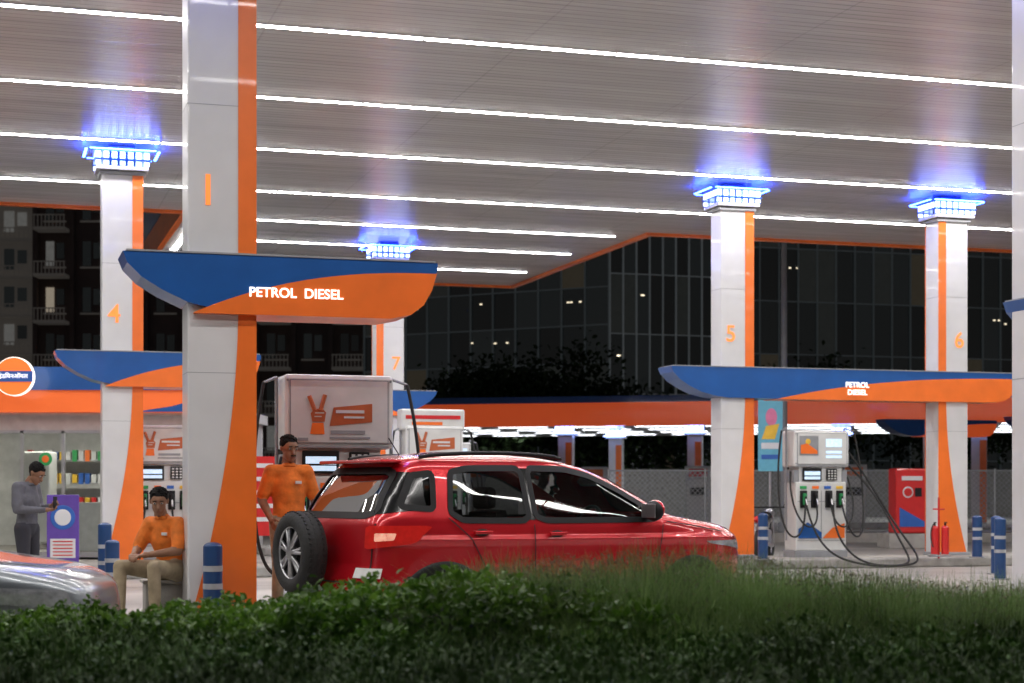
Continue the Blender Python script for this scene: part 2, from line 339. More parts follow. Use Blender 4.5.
    for sx in (-1,1):
        tube([(sx*wd*.66,-.1,mt-.06),(sx*wd*.76,-.15,1.7),(sx*wd*.80,-.25,.7),(sx*wd*.6,-.45,.22),(sx*wd*.38,-.42,.5),(sx*wd*.33,f*.9-.09,.95)],.017,rubber,e)
        tube([(sx*wd*.5,-.1,1.5),(sx*wd*.62,-.3,1.0),(sx*wd*.4,-.5,.35),(sx*wd*.12,-.42,.6),(sx*wd*.13,f*.9-.09,.95)],.017,rubber,e)
    return e
dispenser(-1.75,16.75,1.08,2.30,0)
e=dispenser(*US(13.86,27.0),1.06,2.22,1)
for o in [((.6,-.1,1.6),(1.0,-.3,1.2),(1.3,-.6,.3),(1.45,-.9,-.1),(1.0,-1.0,-.13),(.3,-.8,-.1),(.1,-.45,.5),(.2,-.3,.95)),((.55,-.1,1.9),(.85,-.2,1.5),(1.3,-.5,.5),(1.7,-.8,-.05),(1.2,-1.1,-.13),(.2,-.95,-.13),(-.3,-.6,.2),(-.33,-.3,.95))]:
    tube(o,.019,rubber,e)
dispenser(-5.55,27.0,.9,2.2,0)
dispenser(-1.3,27.3,.95,2.2,0)
dispenser(*US(9.4,35.4),.95,2.2,1)
g=MB(); g.box((0,0,2.62),(1.05,.3,.34),dispw,bev=.03); g.box((.0,-.156,2.66),(.9,.008,.06),redm); g.box((-.1,-.156,2.56),(.5,.008,.05),orange); g.cyl((-.35,0,2.35),(-.35,0,2.46),.03,steel);g.cyl((.35,0,2.35),(.35,0,2.46),.03,steel)
g.obj('dispenser_topper_sign',loc=(-1.3,27.25,-.15),rz=A)

# ---------------- car generator ----------------
def smooth_tab(zs,vals,zg,sig=.012):
    v=np.interp(zg,zs,vals); dz=zg[1]-zg[0]; k=int(3*sig/dz); kk=np.exp(-.5*((np.arange(-k,k+1)*dz)/sig)**2); kk/=kk.sum()
    return np.convolve(np.pad(v,k,mode='edge'),kk,'valid')
def inpoly(px,pz,poly):
    r=np.zeros(px.shape,bool); n=len(poly)
    for i in range(n):
        x1,z1=poly[i];x2,z2=poly[(i+1)%n]
        c=((z1>pz)!=(z2>pz))&(px<(x2-x1)*(pz-z1)/(z2-z1+1e-12)+x1); r^=c
    return r
def car(name,loc,rz,paint,T,spec):
    e=grp(name,loc,rz)
    zg=np.linspace(T['z'][0],T['z'][-1],900)
    tab={k:smooth_tab(T['z'],T[k],zg) for k in ('xf','xr','w','xc','nf','nr')}
    def G(z): return {k:np.interp(z,zg,tab[k]) for k in tab}
    def sidey(x,z):
        q=G(z); rel=np.where(x>q['xc'],(x-q['xc'])/(q['xf']-q['xc']),(q['xc']-x)/(q['xc']-q['xr'])); n=np.where(x>q['xc'],q['nf'],q['nr'])
        return q['w']*np.maximum(1-np.clip(rel,0,1)**n,1e-6)**(1/n)
    def endx(y,z,front):
        q=G(z); n=q['nf'] if front else q['nr']; k=np.maximum(1-np.clip(abs(y)/q['w'],0,1)**n,1e-6)**(1/n)
        return q['xc']+(q['xf']-q['xc'])*k if front else q['xc']-(q['xc']-q['xr'])*k
    def F(x,y,z):
        q=G(z); 
        if x>q['xc']: rel=(x-q['xc'])/(q['xf']-q['xc']); n=q['nf']
        else: rel=(q['xc']-x)/(q['xc']-q['xr']); n=q['nr']
        return (abs(rel)**n+abs(y/q['w'])**n)**(1/n)
    def off(p,o):
        x,y,z=p; h=.004; gr=np.array([F(x+h,y,z)-F(x-h,y,z),F(x,y+h,z)-F(x,y-h,z),F(x,y,z+h)-F(x,y,z-h)]); gr/=np.linalg.norm(gr)+1e-9
        return tuple(np.array(p)+gr*o)
    def mside(sg): return lambda a,z,o: off((a,sg*float(sidey(a,z)),z),o)
    def mend(fr): return lambda a,z,o: off((float(endx(a,z,fr)),a,z),o)
    def mcorner(fr,sg):
        def f(t,z,o):
            q=G(z); n=q['nf'] if fr else q['nr']; t=math.radians(t); c=max(math.cos(t),1e-4)**(2/n); s_=max(math.sin(t),1e-4)**(2/n)
            x=q['xc']+(q['xf']-q['xc'])*c if fr else q['xc']-(q['xc']-q['xr'])*c
            return off((x,sg*q['w']*s_,z),o)
        return f
    zl=np.concatenate([np.linspace(T['z'][0],T['zh'],40)[:-1],np.linspace(T['zh'],T['zb'],30)[:-1],np.linspace(T['zb'],T['zr'],40)[:-1],np.linspace(T['zr'],T['z'][-1],24)])
    NP=560; V=[]
    for z in zl:
        q=G(z); tt=np.linspace(0,math.pi/2,160)
        cf,sf=np.cos(tt)**(2/q['nf']),np.sin(tt)**(2/q['nf']); cr_,sr_=np.cos(tt)**(2/q['nr']),np.sin(tt)**(2/q['nr'])
        cf[-1]=0;cr_[-1]=0;sf[0]=0;sr_[0]=0
        fx=q['xc']+(q['xf']-q['xc'])*cf; fy=q['w']*sf; rx=q['xc']-(q['xc']-q['xr'])*cr_; ry=q['w']*sr_
        X=np.concatenate([fx,rx[::-1][1:],rx[1:],fx[::-1][1:-1]]); Y=np.concatenate([fy,ry[::-1][1:],-ry[1:],-fy[::-1][1:-1]])
        X=np.append(X,X[0]);Y=np.append(Y,Y[0]); d=np.concatenate([[0],np.cumsum(np.hypot(np.diff(X),np.diff(Y)))])
        u=np.linspace(0,d[-1],NP+1)[:-1]; V.append(np.stack([np.interp(u,d,X),np.interp(u,d,Y),np.full(NP,z)],1))
    V=np.concatenate(V); nz=len(zl)
    for z0,dp,wd_ in ((.92,.016,.028),(.52,-.014,.05)):
        k=np.exp(-((V[:,2]-z0-.03*(1-V[:,0]/4))/wd_)**2)*(abs(V[:,1])>.6); V[:,1]+=np.sign(V[:,1])*k*dp
    i,j=np.meshgrid(np.arange(nz-1),np.arange(NP),indexing='ij'); i=i.ravel();j=j.ravel();j2=(j+1)%NP
    Fc=np.stack([i*NP+j,i*NP+j2,(i+1)*NP+j2,(i+1)*NP+j],1); C=V[Fc].mean(1)
    keep=np.ones(len(Fc),bool)
    for poly in spec['side']: keep&=~(inpoly(C[:,0],C[:,2],poly)&(abs(C[:,1])>.45))
    for poly,fr in spec['end']: keep&=~(inpoly(C[:,1],C[:,2],poly)&((C[:,0]>spec['mid'])==fr))
    R=spec['wr']+.05
    for wx in spec['wheels']: keep&=~((np.hypot(C[:,0]-wx,C[:,2]-spec['wr'])<R)&(abs(C[:,1])>.5))
    Fc=Fc[keep];C=C[keep]
    me=bpy.data.meshes.new('body_shell'); fl=[tuple(int(k) for k in f) for f in Fc]; fl.append(tuple(range((nz-1)*NP,nz*NP)))
    me.from_pydata([tuple(v) for v in V],[],fl)
    me.materials.append(paint); me.materials.append(black)
    mi=np.concatenate([(C[:,2]<spec['clad']).astype(int),[0]]); me.polygons.foreach_set('material_index',mi.astype(np.int32)); me.polygons.foreach_set('use_smooth',[True]*len(fl)); me.update()
    o=bpy.data.objects.new('body_shell',me); COL.objects.link(o); o.parent=e
    def dense(poly,st=.03,sc=1):
        out=[]
        for k in range(len(poly)):
            a=np.array(poly[k],float);b=np.array(poly[(k+1)%len(poly)],float); n=max(2,int(np.linalg.norm((b-a)/np.array([sc,1]))/st))
            out+=[a+(b-a)*i/n for i in range(n)]
        return out
    def rnd(poly,it=2):
        for _ in range(it):
            o_=[]
            for k in range(len(poly)):
                a=np.array(poly[k],float);b=np.array(poly[(k+1)%len(poly)],float); o_+= [a*.92+b*.08,a*.08+b*.92]
            poly=o_
        return poly
    def fill(g,poly,mp,o,m,rings=6,sc=1,round_=True):
        p=dense(rnd(poly) if round_ else poly,.03,sc); n=len(p); c=sum(p)/n; vs=[];fs=[]
        for r in range(rings+1):
            for q in p: a=c+(q-c)*max(r/rings,.001); vs.append(mp(float(a[0]),float(a[1]),o))
        for r in range(rings):
            for k in range(n): fs.append((r*n+k,r*n+(k+1)%n,(r+1)*n+(k+1)%n,(r+1)*n+k))
        g.add(vs,fs,m,True)
    def ring(g,poly,mp,o,wi,wo,m,sc=1):
        p=dense(rnd(poly),.03,sc); n=len(p); ins=[];out=[]
        ar=sum(p[k][0]*p[(k+1)%n][1]-p[(k+1)%n][0]*p[k][1] for k in range(n)); sgn=1 if ar>0 else -1
        for k in range(n):
            t=(p[(k+1)%n]-p[k-1])/np.array([sc,1]); t/=np.linalg.norm(t)+1e-9; nn=np.array([t[1],-t[0]])*sgn*np.array([sc,1])
            ins.append(p[k]-nn*wi); out.append(p[k]+nn*wo)
        vs=[mp(float(a[0]),float(a[1]),o) for a in ins]+[mp(float(a[0]),float(a[1]),o+.002) for a in out]
        g.add(vs,[(k,(k+1)%n,n+(k+1)%n,n+k) for k in range(n)],m,True)
    def line(g,pts,mp,wd,o,m):
        out=[]
        for k in range(len(pts)-1):
            a=np.array(pts[k],float);b=np.array(pts[k+1],float); n=max(1,int(np.linalg.norm(b-a)/.04)); out+=[a+(b-a)*i/n for i in range(n)]
        out.append(np.array(pts[-1],float)); vs=[]
        for k,p in enumerate(out):
            t=out[min(k+1,len(out)-1)]-out[max(k-1,0)]; t/=np.linalg.norm(t)+1e-9; nn=np.array([-t[1],t[0]])*wd/2
            vs.append(mp(*(p-nn),o)); vs.append(mp(*(p+nn),o))
        g.add(vs,[(2*k,2*k+1,2*k+3,2*k+2) for k in range(len(out)-1)],m,True)
    gl=MB();fr=MB()
    for qi,poly in enumerate(spec['side']):
        for sg in (-1,1): fill(gl,poly,mside(sg),-.006,tintglass if qi==2 else carglass); ring(fr,poly,mside(sg),.004,.018,.032,black)
    for poly,f_ in spec['end']:
        fill(gl,poly,mend(f_),-.006,carglass if f_ else tintglass,10); ring(fr,poly,mend(f_),.004,.02,.035,black)
    gl.obj('glazing',e,recalc=False)
    for sg in (-1,1):
        for pts in spec['seams']: line(fr,pts,mside(sg),.010,.017,black)
        for poly in spec.get('blackouts',[]): fill(fr,poly,mside(sg),.003,blackgl,4,round_=False)
        for a,z in spec['handles']:
            p=mside(sg)(a,z,.03); fr.box(p,(.17,.03,.03),paint,bev=.008); p=mside(sg)(a,z,.012); fr.ell(p,(.07,.006,.03),black)
    for pts,f_ in spec.get('endseams',[]): line(fr,pts,mend(f_),.012,.0035,black)
    for wx in spec['wheels']:
        for sg in (-1,1):
            vs=[];n=40; mp=mside(sg)
            for k in range(n+1):
                a=math.radians(-22+224*k/n)
                for r,o_ in ((R-.035,-.03),(R-.03,.018),(R+.045,.018),(R+.055,.002)): 
                    z=max(spec['wr']+r*math.sin(a),T['z'][0]+.01); vs.append(mp(wx+r*math.cos(a),z,o_))
            fr.add(vs,[(4*k+q,4*k+q+1,4*k+q+5,4*k+q+4) for k in range(n) for q in range(3)],black,True)
            vs=[]
            for k in range(n+1):
                a=math.radians(-25+230*k/n)
                for yy in (.5,.84): vs.append((wx+R*math.cos(a),sg*yy,spec['wr']+R*math.sin(a)))
            fr.add(vs,[(2*k,2*k+1,2*k+3,2*k+2) for k in range(n)],black,True)
    fr.obj('trim_and_seams',e,recalc=False)
    g=MB()
    for fr_,sg in ((True,1),(True,-1),(False,1),(False,-1)):
        for poly,m,o_ in spec['flamp' if fr_ else 'rlamp']: fill(g,poly,mcorner(fr_,sg),o_,m,5,sc=60)
    for poly,m,o_,f_ in spec.get('plates',[]): fill(g,poly,mend(f_),o_,m,6,round_=False)
    g.obj('lamps_and_plates',e,recalc=False)
    def wheel(c,ax,nm='wheel',r=None,wd=.2):
        r=r or spec['wr']; g=MB(); c=Vector(c); ax=Vector(ax)
        g.torus(c,ax,r-.075,.075,rubber,48,12,flat=wd/.15)
        g.cyl(c-ax*.06,c+ax*.045,r-.11,black,n=32); g.torus(c+ax*.075,ax,r-.125,.014,chrome,36,8)
        a=ax.orthogonal().normalized(); b=ax.cross(a)
        for k in range(7):
            t=2*math.pi*k/7
            for dt in (-.10,.10):
                p=c+ax*.085+(a*math.cos(t)+b*math.sin(t))*.04; q=c+ax*.07+(a*math.cos(t+dt*1.2)+b*math.sin(t+dt*1.2))*(r-.12); g.cyl(p,q,.019,chrome,r2=.013,n=8)
        for k in range(48):
            t=2*math.pi*k/48; ev=a*math.cos(t)+b*math.sin(t)
            for so in (-.055,.0,.055): g.cyl(c+ax*so*1.1+ev*(r-.008),c+ax*so*1.1+ev*(r+.002),.014,rubber,n=4)
        g.cyl(c+ax*.03,c+ax*.10,.055,chrome,n=20); g.obj(nm,e,recalc=False)
    for wx in spec['wheels']:
        for sg in (-1,1): wheel((wx,sg*.75,spec['wr']),(0,sg,0))
    if spec.get('spare'):
        wheel(spec['spare'],(-1,0,0),'spare_wheel',.345,.22)
        g=MB(); sx,sy,sz=spec['spare']; g.cyl((sx,sy,sz),(sx+.3,sy,sz),.07,black); g.obj('spare_bracket',e)
    seat=mat('seat_fabric',(.03,.03,.032),.8); g=MB()
    g.box((spec['mid'],0,.30),(3.0,1.4,.08),black); g.box((spec['dash'],0,.82),(.35,1.35,.42),black,bev=.06)
    for sx,ys in ((spec['dash']-.95,(-.36,.36)),(spec['dash']-1.8,(-.38,0,.38))):
        for y in ys:
            g.box((sx,y,.58),(.5,.46,.16),seat,bev=.05)
            g.ext([(-.36,.6),(-.22,.6),(-.34,1.18),(-.44,1.16)],y-.22,y+.22,seat,org=(sx,0,0)); g.box((sx-.42,y,1.28),(.10,.27,.19),seat,bev=.04)
    g.torus((spec['dash']-.30,-.36,1.04),(-.9,0,.42),.18,.016,black,28,8)
    g.obj('interior',e)
    g=MB()
    for sg in (-1,1):
        p=mside(sg)(spec['mirror'][0],spec['mirror'][1],0)
        g.ell((p[0]+.02,p[1]+sg*.13,p[2]+.05),(.06,.12,.09),black); g.ell((p[0]+.035,p[1]+sg*.13,p[2]+.06),(.055,.118,.086),paint); g.box((p[0]+.02,p[1]+sg*.03,p[2]-.01),(.05,.1,.03),black); g.box((p[0]-.04,p[1]+sg*.13,p[2]+.05),(.01,.19,.12),chrome,bev=.003)
        if spec.get('rails'):
            pts=[(x,sg*(float(sidey(x,1.58))-.01),1.60+.058*math.sin(math.pi*min(max((x-.52)/1.45,0),1))**.4) for x in np.linspace(.54,1.95,16)]
            for a,b in zip(pts[:-1],pts[1:]): g.cyl(a,b,.017,black,n=8)
    if spec.get('spoiler'): g.box((.32,0,1.585),(.20,1.12,.030),paint,bev=.014)
    if spec.get('rails'): g.cyl((.7,0,1.65),(.60,0,1.79),.005,black,n=6)
    g.obj('mirrors_and_rails',e)
    return e
carred=mat('car_paint_red',(.56,.008,.016),.25,.40,coat=1.0,var=.04)
carsil=mat('car_paint_silver',(.24,.265,.29),.32,.6,coat=1.0,var=.03)
tailr=mat('tail_lamp_red',(.45,.01,.01),.12,emis=.14,ecol=(1,.03,.01),coat=1,var=.2,vscale=20); tailw=mat('tail_lamp_clear',(.8,.5,.4),.12,emis=.5,ecol=(1,.35,.22),coat=1,var=.5,vscale=30)
headl=mat('head_lamp_lens',(.5,.52,.55),.08,.4,coat=1,var=.3,vscale=25); platem=mat('number_plate',(.75,.75,.72),.5)
T=dict(z=[.22,.35,.50,.62,.75,.88,.95,1.0,1.04,1.07,1.10,1.13,1.30,1.45,1.54,1.60,1.635,1.66,1.675],
 xf=[3.85,4.0,4.06,4.07,4.06,4.04,3.99,3.91,3.78,3.56,3.30,3.10,2.76,2.46,2.24,2.02,1.82,1.55,1.3],
 xr=[.12,.02,-.02,-.01,.04,.05,.055,.06,.065,.07,.08,.09,.18,.29,.36,.42,.54,.80,1.05],
 w=[.80,.855,.875,.875,.885,.887,.885,.880,.873,.866,.860,.850,.79,.735,.70,.65,.57,.38,.12],
 xc=[2.0]*10+[1.95,1.9,1.6,1.42,1.34,1.28,1.24,1.20,1.18],
 nf=[4.2]*8+[4.4,4.8,6,7,7.5,7.5,6.5,5.0,4,3,2.5], nr=[7]*10+[7,7,6.5,6.5,6.5,6,5,3.5,2.5],zh=.93,zb=1.16,zr=1.54)
spec=dict(side=[[(1.54,1.10),(1.54,1.525),(1.90,1.52),(2.16,1.465),(2.44,1.345),(2.70,1.20),(2.80,1.10)],[(.72,1.17),(.78,1.49),(.95,1.52),(1.455,1.525),(1.455,1.10),(.82,1.11)],[(.30,1.22),(.44,1.46),(.60,1.48),(.56,1.20)]],
 blackouts=[[(1.47,1.10),(1.47,1.53),(1.525,1.53),(1.525,1.10)]],
 end=[([(-.62,1.15),(-.54,1.50),(.54,1.50),(.62,1.15)],False),([(-.70,1.16),(-.58,1.51),(.58,1.51),(.70,1.16)],True)],
 mid=1.8,wr=.335,wheels=(.64,3.22),clad=.40,seams=[[(1.497,.36),(1.497,1.06)],[(2.86,1.05),(2.80,.8),(2.76,.36)],[(.68,1.12),(.88,.95),(1.02,.70)],[(1.05,.42),(2.76,.42)],[(2.9,1.07),(3.2,1.03),(3.6,.97)]],
 handles=[(1.72,.98),(.98,1.0)],endseams=[([(-.66,.62),(-.66,1.08)],False),([(.66,.62),(.66,1.08)],False),([(-.66,.60),(.66,.60)],False),([(-.7,1.0),(.7,1.0)],True)],
 flamp=[([(28,.80),(62,.87),(68,.96),(30,.90)],headl,.006),([(14,.42),(34,.42),(34,.54),(14,.52)],black,.005)],
 rlamp=[([(14,.87),(58,.92),(68,1.06),(14,1.06)],tailr,.018),([(24,.935),(42,.945),(44,1.0),(24,1.0)],tailw,.024),([(24,.42),(40,.42),(40,.48),(24,.48)],tailr,.008),([(18,1.15),(66,1.19),(61,1.49),(18,1.50)],blackgl,.0025)],
 plates=[([(-.28,.66),(.28,.66),(.28,.84),(-.28,.84)],black,.006,True),([(-.42,.50),(.42,.50),(.42,.62),(-.42,.62)],black,.008,True),([(-.7,.40),(.7,.40),(.6,.50),(-.6,.50)],black,.006,False),([(-.75,.64),(-.5,.64),(-.5,.72),(-.75,.72)],platem,.012,False)],
 dash=2.7,mirror=(2.66,1.12),rails=True,spoiler=True,spare=(-.17,.13,.83))
RA=math.radians(33); r0=(-1.55,14.1)
car('suv_car',(r0[0],r0[1],0),RA,carred,T,spec)
T2={k:list(v) if isinstance(v,list) else v for k,v in T.items()}
T2['z']=[.20,.32,.44,.55,.66,.74,.79,.83,.87,.90,.93,.96,1.15,1.28,1.37,1.42,1.45,1.475,1.49]; T2['zh']=.79;T2['zb']=.98;T2['zr']=1.37
def sh(p,dz=-.15): return [(a,z+dz) for a,z in p]
sp2=dict(spec); sp2.update(side=[sh(p) for p in spec['side']],end=[(sh(p,-.15),f) for p,f in spec['end']],blackouts=[],wr=.30,wheels=(.6,3.2),clad=.26,
 seams=[sh(p,-.12) for p in spec['seams'][:3]],handles=[(1.72,.84),(.98,.86)],endseams=[],flamp=[([(28,.62),(66,.68),(70,.78),(30,.74)],headl,.006)],rlamp=[([(22,.74),(60,.76),(62,.90),(22,.9)],tailr,.01)],
 plates=[([(-.4,.42),(.4,.42),(.4,.56),(-.4,.56)],black,.006,True)],mirror=(2.6,.97),rails=False,spoiler=False,spare=None)
car('hatchback_car',(-6.64,10.75,0),math.radians(3),carsil,T2,sp2)

# ---------------- people ----------------
def sphere_pts(c,r,sc=(1,1,1),n=10):
    out=[]
    for j in range(n+1):
        ph=math.pi*j/n
        for i in range(2*n): t=math.pi*i/n; out.append((c[0]+r*sc[0]*math.sin(ph)*math.cos(t),c[1]+r*sc[1]*math.sin(ph)*math.sin(t),c[2]+r*sc[2]*math.cos(ph)))
    return out
def blob(prims,voxel,smooth_it,name,parent,mats,special=None):
    bm=bmesh.new()
    for p,r1,q,r2,sc,mi in prims:
        b2=bmesh.new()
        for v in sphere_pts(p,r1,sc)+sphere_pts(q,r2,sc): b2.verts.new(v)
        bmesh.ops.convex_hull(b2,input=b2.verts); 
        for v in [v for v in b2.verts if not v.link_faces]: b2.verts.remove(v)
        tmp=bpy.data.meshes.new('t'); b2.to_mesh(tmp); b2.free(); bm.from_mesh(tmp); bpy.data.meshes.remove(tmp)
    me=bpy.data.meshes.new(name); bm.to_mesh(me); bm.free()
    o=bpy.data.objects.new(name,me); COL.objects.link(o)
    m=o.modifiers.new('r','REMESH'); m.mode='VOXEL'; m.voxel_size=voxel; m.use_smooth_shade=True
    if smooth_it: m2=o.modifiers.new('s','SMOOTH'); m2.factor=.5; m2.iterations=smooth_it
    dg=bpy.context.evaluated_depsgraph_get(); me2=bpy.data.meshes.new_from_object(o.evaluated_get(dg)); bpy.data.objects.remove(o)
    me2.materials.clear()
    for x in mats: me2.materials.append(x)
    n=len(me2.polygons); C=np.empty(n*3); me2.polygons.foreach_get('center',C); C=C.reshape(-1,3); best=np.full(n,1e9); idx=np.zeros(n,np.int32)
    for p,r1,q,r2,sc,mi in prims:
        p_=np.array(p,float);q_=np.array(q,float); d=q_-p_; L2=(d**2).sum()+1e-9; t=np.clip(((C-p_)@d)/L2,0,1); c=p_+t[:,None]*d; dist=np.linalg.norm((C-c)/np.array(sc),axis=1)-(r1+(r2-r1)*t)
        k=dist<best; best[k]=dist[k]; idx[k]=mi
    if special is not None: idx=special(C,idx)
    me2.polygons.foreach_set('material_index',idx.astype(np.int32)); me2.polygons.foreach_set('use_smooth',[True]*n)
    o=bpy.data.objects.new(name,me2); COL.objects.link(o); o.parent=parent; return o
skin=mat('skin',(.26,.125,.07),.5,var=.1,vscale=20); hair=mat('hair_black',(.008,.007,.007),.85,var=.2,spec=.2); eyew=mat('eye',(.5,.5,.48),.3,var=0)
shoem=mat('shoe_leather',(.02,.018,.016),.4)
def lerp(a,b,t): return tuple(a[i]+(b[i]-a[i])*t for i in range(3))
def hand(e,wr,dirv,side,nrm):
    d=Vector(dirv).normalized(); n=Vector(nrm).normalized(); n=(n-d*n.dot(d)).normalized(); s=d.cross(n)*side; w_=Vector(wr); pr=[]
    one=(1,1,1)
    pr.append((tuple(w_),.026,tuple(w_+d*.03),.028,one,0))
    for k,a in enumerate((-.028,-.009,.010,.028)):
        base=w_+d*.085+s*a; pr.append((tuple(w_+d*.02+s*a*.6),.016,tuple(base),.0125,one,0))
        L_=[.062,.072,.068,.052][k]; p1=base+(d*.9+n*.35)*L_*.45; p2=p1+(d*.6+n*.8)*L_*.33; p3=p2+(d*.2+n*.95)*L_*.28
        pr+=[(tuple(base),.0105,tuple(p1),.0095,one,0),(tuple(p1),.0095,tuple(p2),.009,one,0),(tuple(p2),.009,tuple(p3),.0078,one,0)]
    b=w_+d*.03-s*.026; p1=b-s*.028+d*.028+n*.012; p2=p1-s*.008+d*.03+n*.012
    pr+=[(tuple(b),.014,tuple(p1),.0115,one,0),(tuple(p1),.0115,tuple(p2),.009,one,0)]
    blob(pr,.0055,2,'hand',e,[skin])
def person(loc,rz,J,shirt,pants,longs=False,tilt=0,turn=0,moust=False,scale=1):
    e=grp('person',loc,rz); e.scale=(scale,)*3; one=(1,1,1); pr=[]; SH,PA,SK,SHO=0,1,2,3
    pe,ch,nk=J['pelvis'],J['chest'],J['neck']
    tz=(1,.68,1)
    pr+=[(pe,.155,lerp(pe,ch,.35),.150,tz,SH),(lerp(pe,ch,.35),.150,ch,.165,tz,SH),(J['shL'],.07,J['shR'],.07,one,SH),(ch,.160,lerp(ch,nk,.5),.125,(1,.66,1),SH)]
    pr+=[(lerp(ch,nk,.75),.075,nk,.058,one,SH),(nk,.052,lerp(nk,J['head'],.55),.05,one,SK)]
    pr+=[((pe[0],pe[1],pe[2]-.06),.145,(pe[0],pe[1],pe[2]-.04),.148,(1,.72,1),PA)]
    for s in 'LR':
        h,k,a,t=J['hip'+s],J['kn'+s],J['an'+s],J['toe'+s]
        pr+=[(h,.098,lerp(h,k,.5),.082,one,PA),(lerp(h,k,.5),.082,k,.064,one,PA),(k,.062,lerp(k,a,.35),.06,one,PA),(lerp(k,a,.35),.06,a,.052,one,PA)]
        pr+=[((a[0],a[1],a[2]-.03),.045,t,.036,(1,1,.8),SHO)]
        sh_,el,wr=J['sh'+s],J['el'+s],J['wr'+s]
        slv=lerp(sh_,el,.8)
        pr+=[(sh_,.072,slv,.064 ,one,SH)]
        if longs: pr+=[(slv,.058,el,.05,one,SH),(el,.05,wr,.036,one,SH)]
        else: pr+=[(slv,.047,el,.044,one,SK),(el,.044,lerp(el,wr,.3),.042,one,SK),(lerp(el,wr,.3),.042,wr,.028,one,SK)]
    blob(pr,.014,3,'clothed_body',e,[shirt,pants,skin,shoem])
    for s,sd in (('L',1),('R',-1)):
        el,wr=Vector(J['el'+s]),Vector(J['wr'+s]); hand(e,wr+(wr-el).normalized()*.01,J.get('hd'+s,tuple(wr-el)),sd,J.get('hn'+s,(-sd,0,-.2)))
    hc=Vector(J['head']); he=bpy.data.objects.new('head',None); COL.objects.link(he); he.parent=e; he.location=hc; he.rotation_euler=(tilt,0,turn)
    hp=[((0,.012,.035),.083,(0,-.008,.04),.078,(.92,1.12,1),0),((0,-.02,-.03),.066,(0,-.045,-.075),.040,(.95,1,1),0),((0,-.085,.012),.012,(0,-.103,-.022),.015,one,0),
        ((-.078,.01,.0),.012,(-.08,.014,.025),.017,(.5,1,1),0),((.078,.01,.0),.012,(.08,.014,.025),.017,(.5,1,1),0),((-.03,-.078,.045),.012,(.03,-.078,.045),.012,one,0),((0,.02,-.06),.05,(0,.03,-.12),.05,one,0),((0,-.082,-.05),.014,(0,-.08,-.055),.014,(1.6,.8,.6),0)]
    def hs_(C,idx):
        h=(C[:,2]>.085)|((C[:,1]>.02)&(C[:,2]>-.04)&(abs(C[:,0])<.076)); idx[h]=1; return idx
    blob(hp,.0065,1,'head_surface',he,[skin,hair],hs_)
    g=MB()
    for sx in (-.031,.031): g.ell((sx,-.083,.022),(.013,.008,.008),eyew,10,8); g.ell((sx,-.090,.022),(.006,.004,.006),hair,8,6); g.box((sx,-.094,.046),(.036,.008,.008),hair,bev=.003)
    g.box((0,-.098,-.054),(.045,.006,.006),mat('lips',(.2,.06,.05),.4),bev=.002)
    if moust: g.box((0,-.098,-.040),(.052,.012,.012),hair,bev=.004)
    g.ell((0,.022,.060),(.084,.098,.080),hair,20,12)
    for k in range(60):
        t=random.uniform(0,2*math.pi); p=random.uniform(.1,1.2); g.ell((.080*math.sin(p)*math.cos(t),.022+.095*math.sin(p)*math.sin(t),.062+.077*math.cos(p)),(.016,.016,.012),hair,6,5)
    g.obj('hair_and_face_details',he)
    g=MB(); g.torus((nk[0],nk[1],nk[2]-.015),(0,.25,1),.062,.014,shirt,20,8)
    if not longs: g.box((ch[0]+.07,ch[1]-.112,ch[2]+.04),(.06,.014,.028),white,bev=.003)
    g.obj('collar_and_badge',e)
    return e
oshirt=mat('shirt_orange',(.78,.19,.02),.8,var=.32,vscale=9,bump=1,bscale=8); khaki=mat('trousers_khaki',(.36,.29,.19),.85,var=.28,vscale=9,bump=1,bscale=8)
gshirt=mat('shirt_grey',(.11,.11,.13),.8,var=.2,vscale=9,bump=.8,bscale=11); dpants=mat('trousers_dark',(.03,.03,.04),.8)
stand=dict(pelvis=(0,0,.98),chest=(0,.01,1.24),neck=(0,.01,1.44),head=(0,-.01,1.58),shL=(.165,.01,1.38),shR=(-.165,.01,1.38),elL=(.25,.02,1.12),elR=(-.25,.03,1.12),
 wrL=(.24,-.12,.90),wrR=(-.20,-.18,.94),hipL=(.09,0,.90),hipR=(-.09,0,.90),knL=(.11,-.02,.50),knR=(-.10,-.03,.50),anL=(.12,.02,.10),anR=(-.11,.02,.10),toeL=(.14,-.15,.04),toeR=(-.13,-.15,.04))
person((-2.08,15.85,.14),math.radians(18),stand,oshirt,khaki,turn=math.radians(15),tilt=math.radians(8),moust=True)
sit=dict(pelvis=(0,.10,.50),chest=(0,-.02,.74),neck=(0,-.07,.93),head=(0,-.12,1.06),shL=(.165,-.05,.87),shR=(-.165,-.05,.87),elL=(.24,-.14,.63),elR=(-.24,-.14,.63),
 wrL=(.08,-.36,.60),wrR=(-.08,-.37,.60),hipL=(.10,.02,.44),hipR=(-.10,.02,.44),knL=(.19,-.42,.49),knR=(-.20,-.42,.49),anL=(.17,-.38,.10),anR=(-.17,-.46,.10),toeL=(.19,-.55,.04),toeR=(-.20,-.63,.04),hnL=(0,0,-1),hnR=(0,0,-1))
person((-3.16,15.60,.17),math.radians(-28),sit,oshirt,khaki,tilt=math.radians(16),turn=math.radians(35))
g=MB(); g.box((0,0,.17+.16),(.55,.34,.32),kerbm,bev=.02); g.box((0,0,.17+.335),(.6,.4,.03),concrete,bev=.008); g.obj('concrete_bench',loc=(-3.14,15.80,0),rz=A)
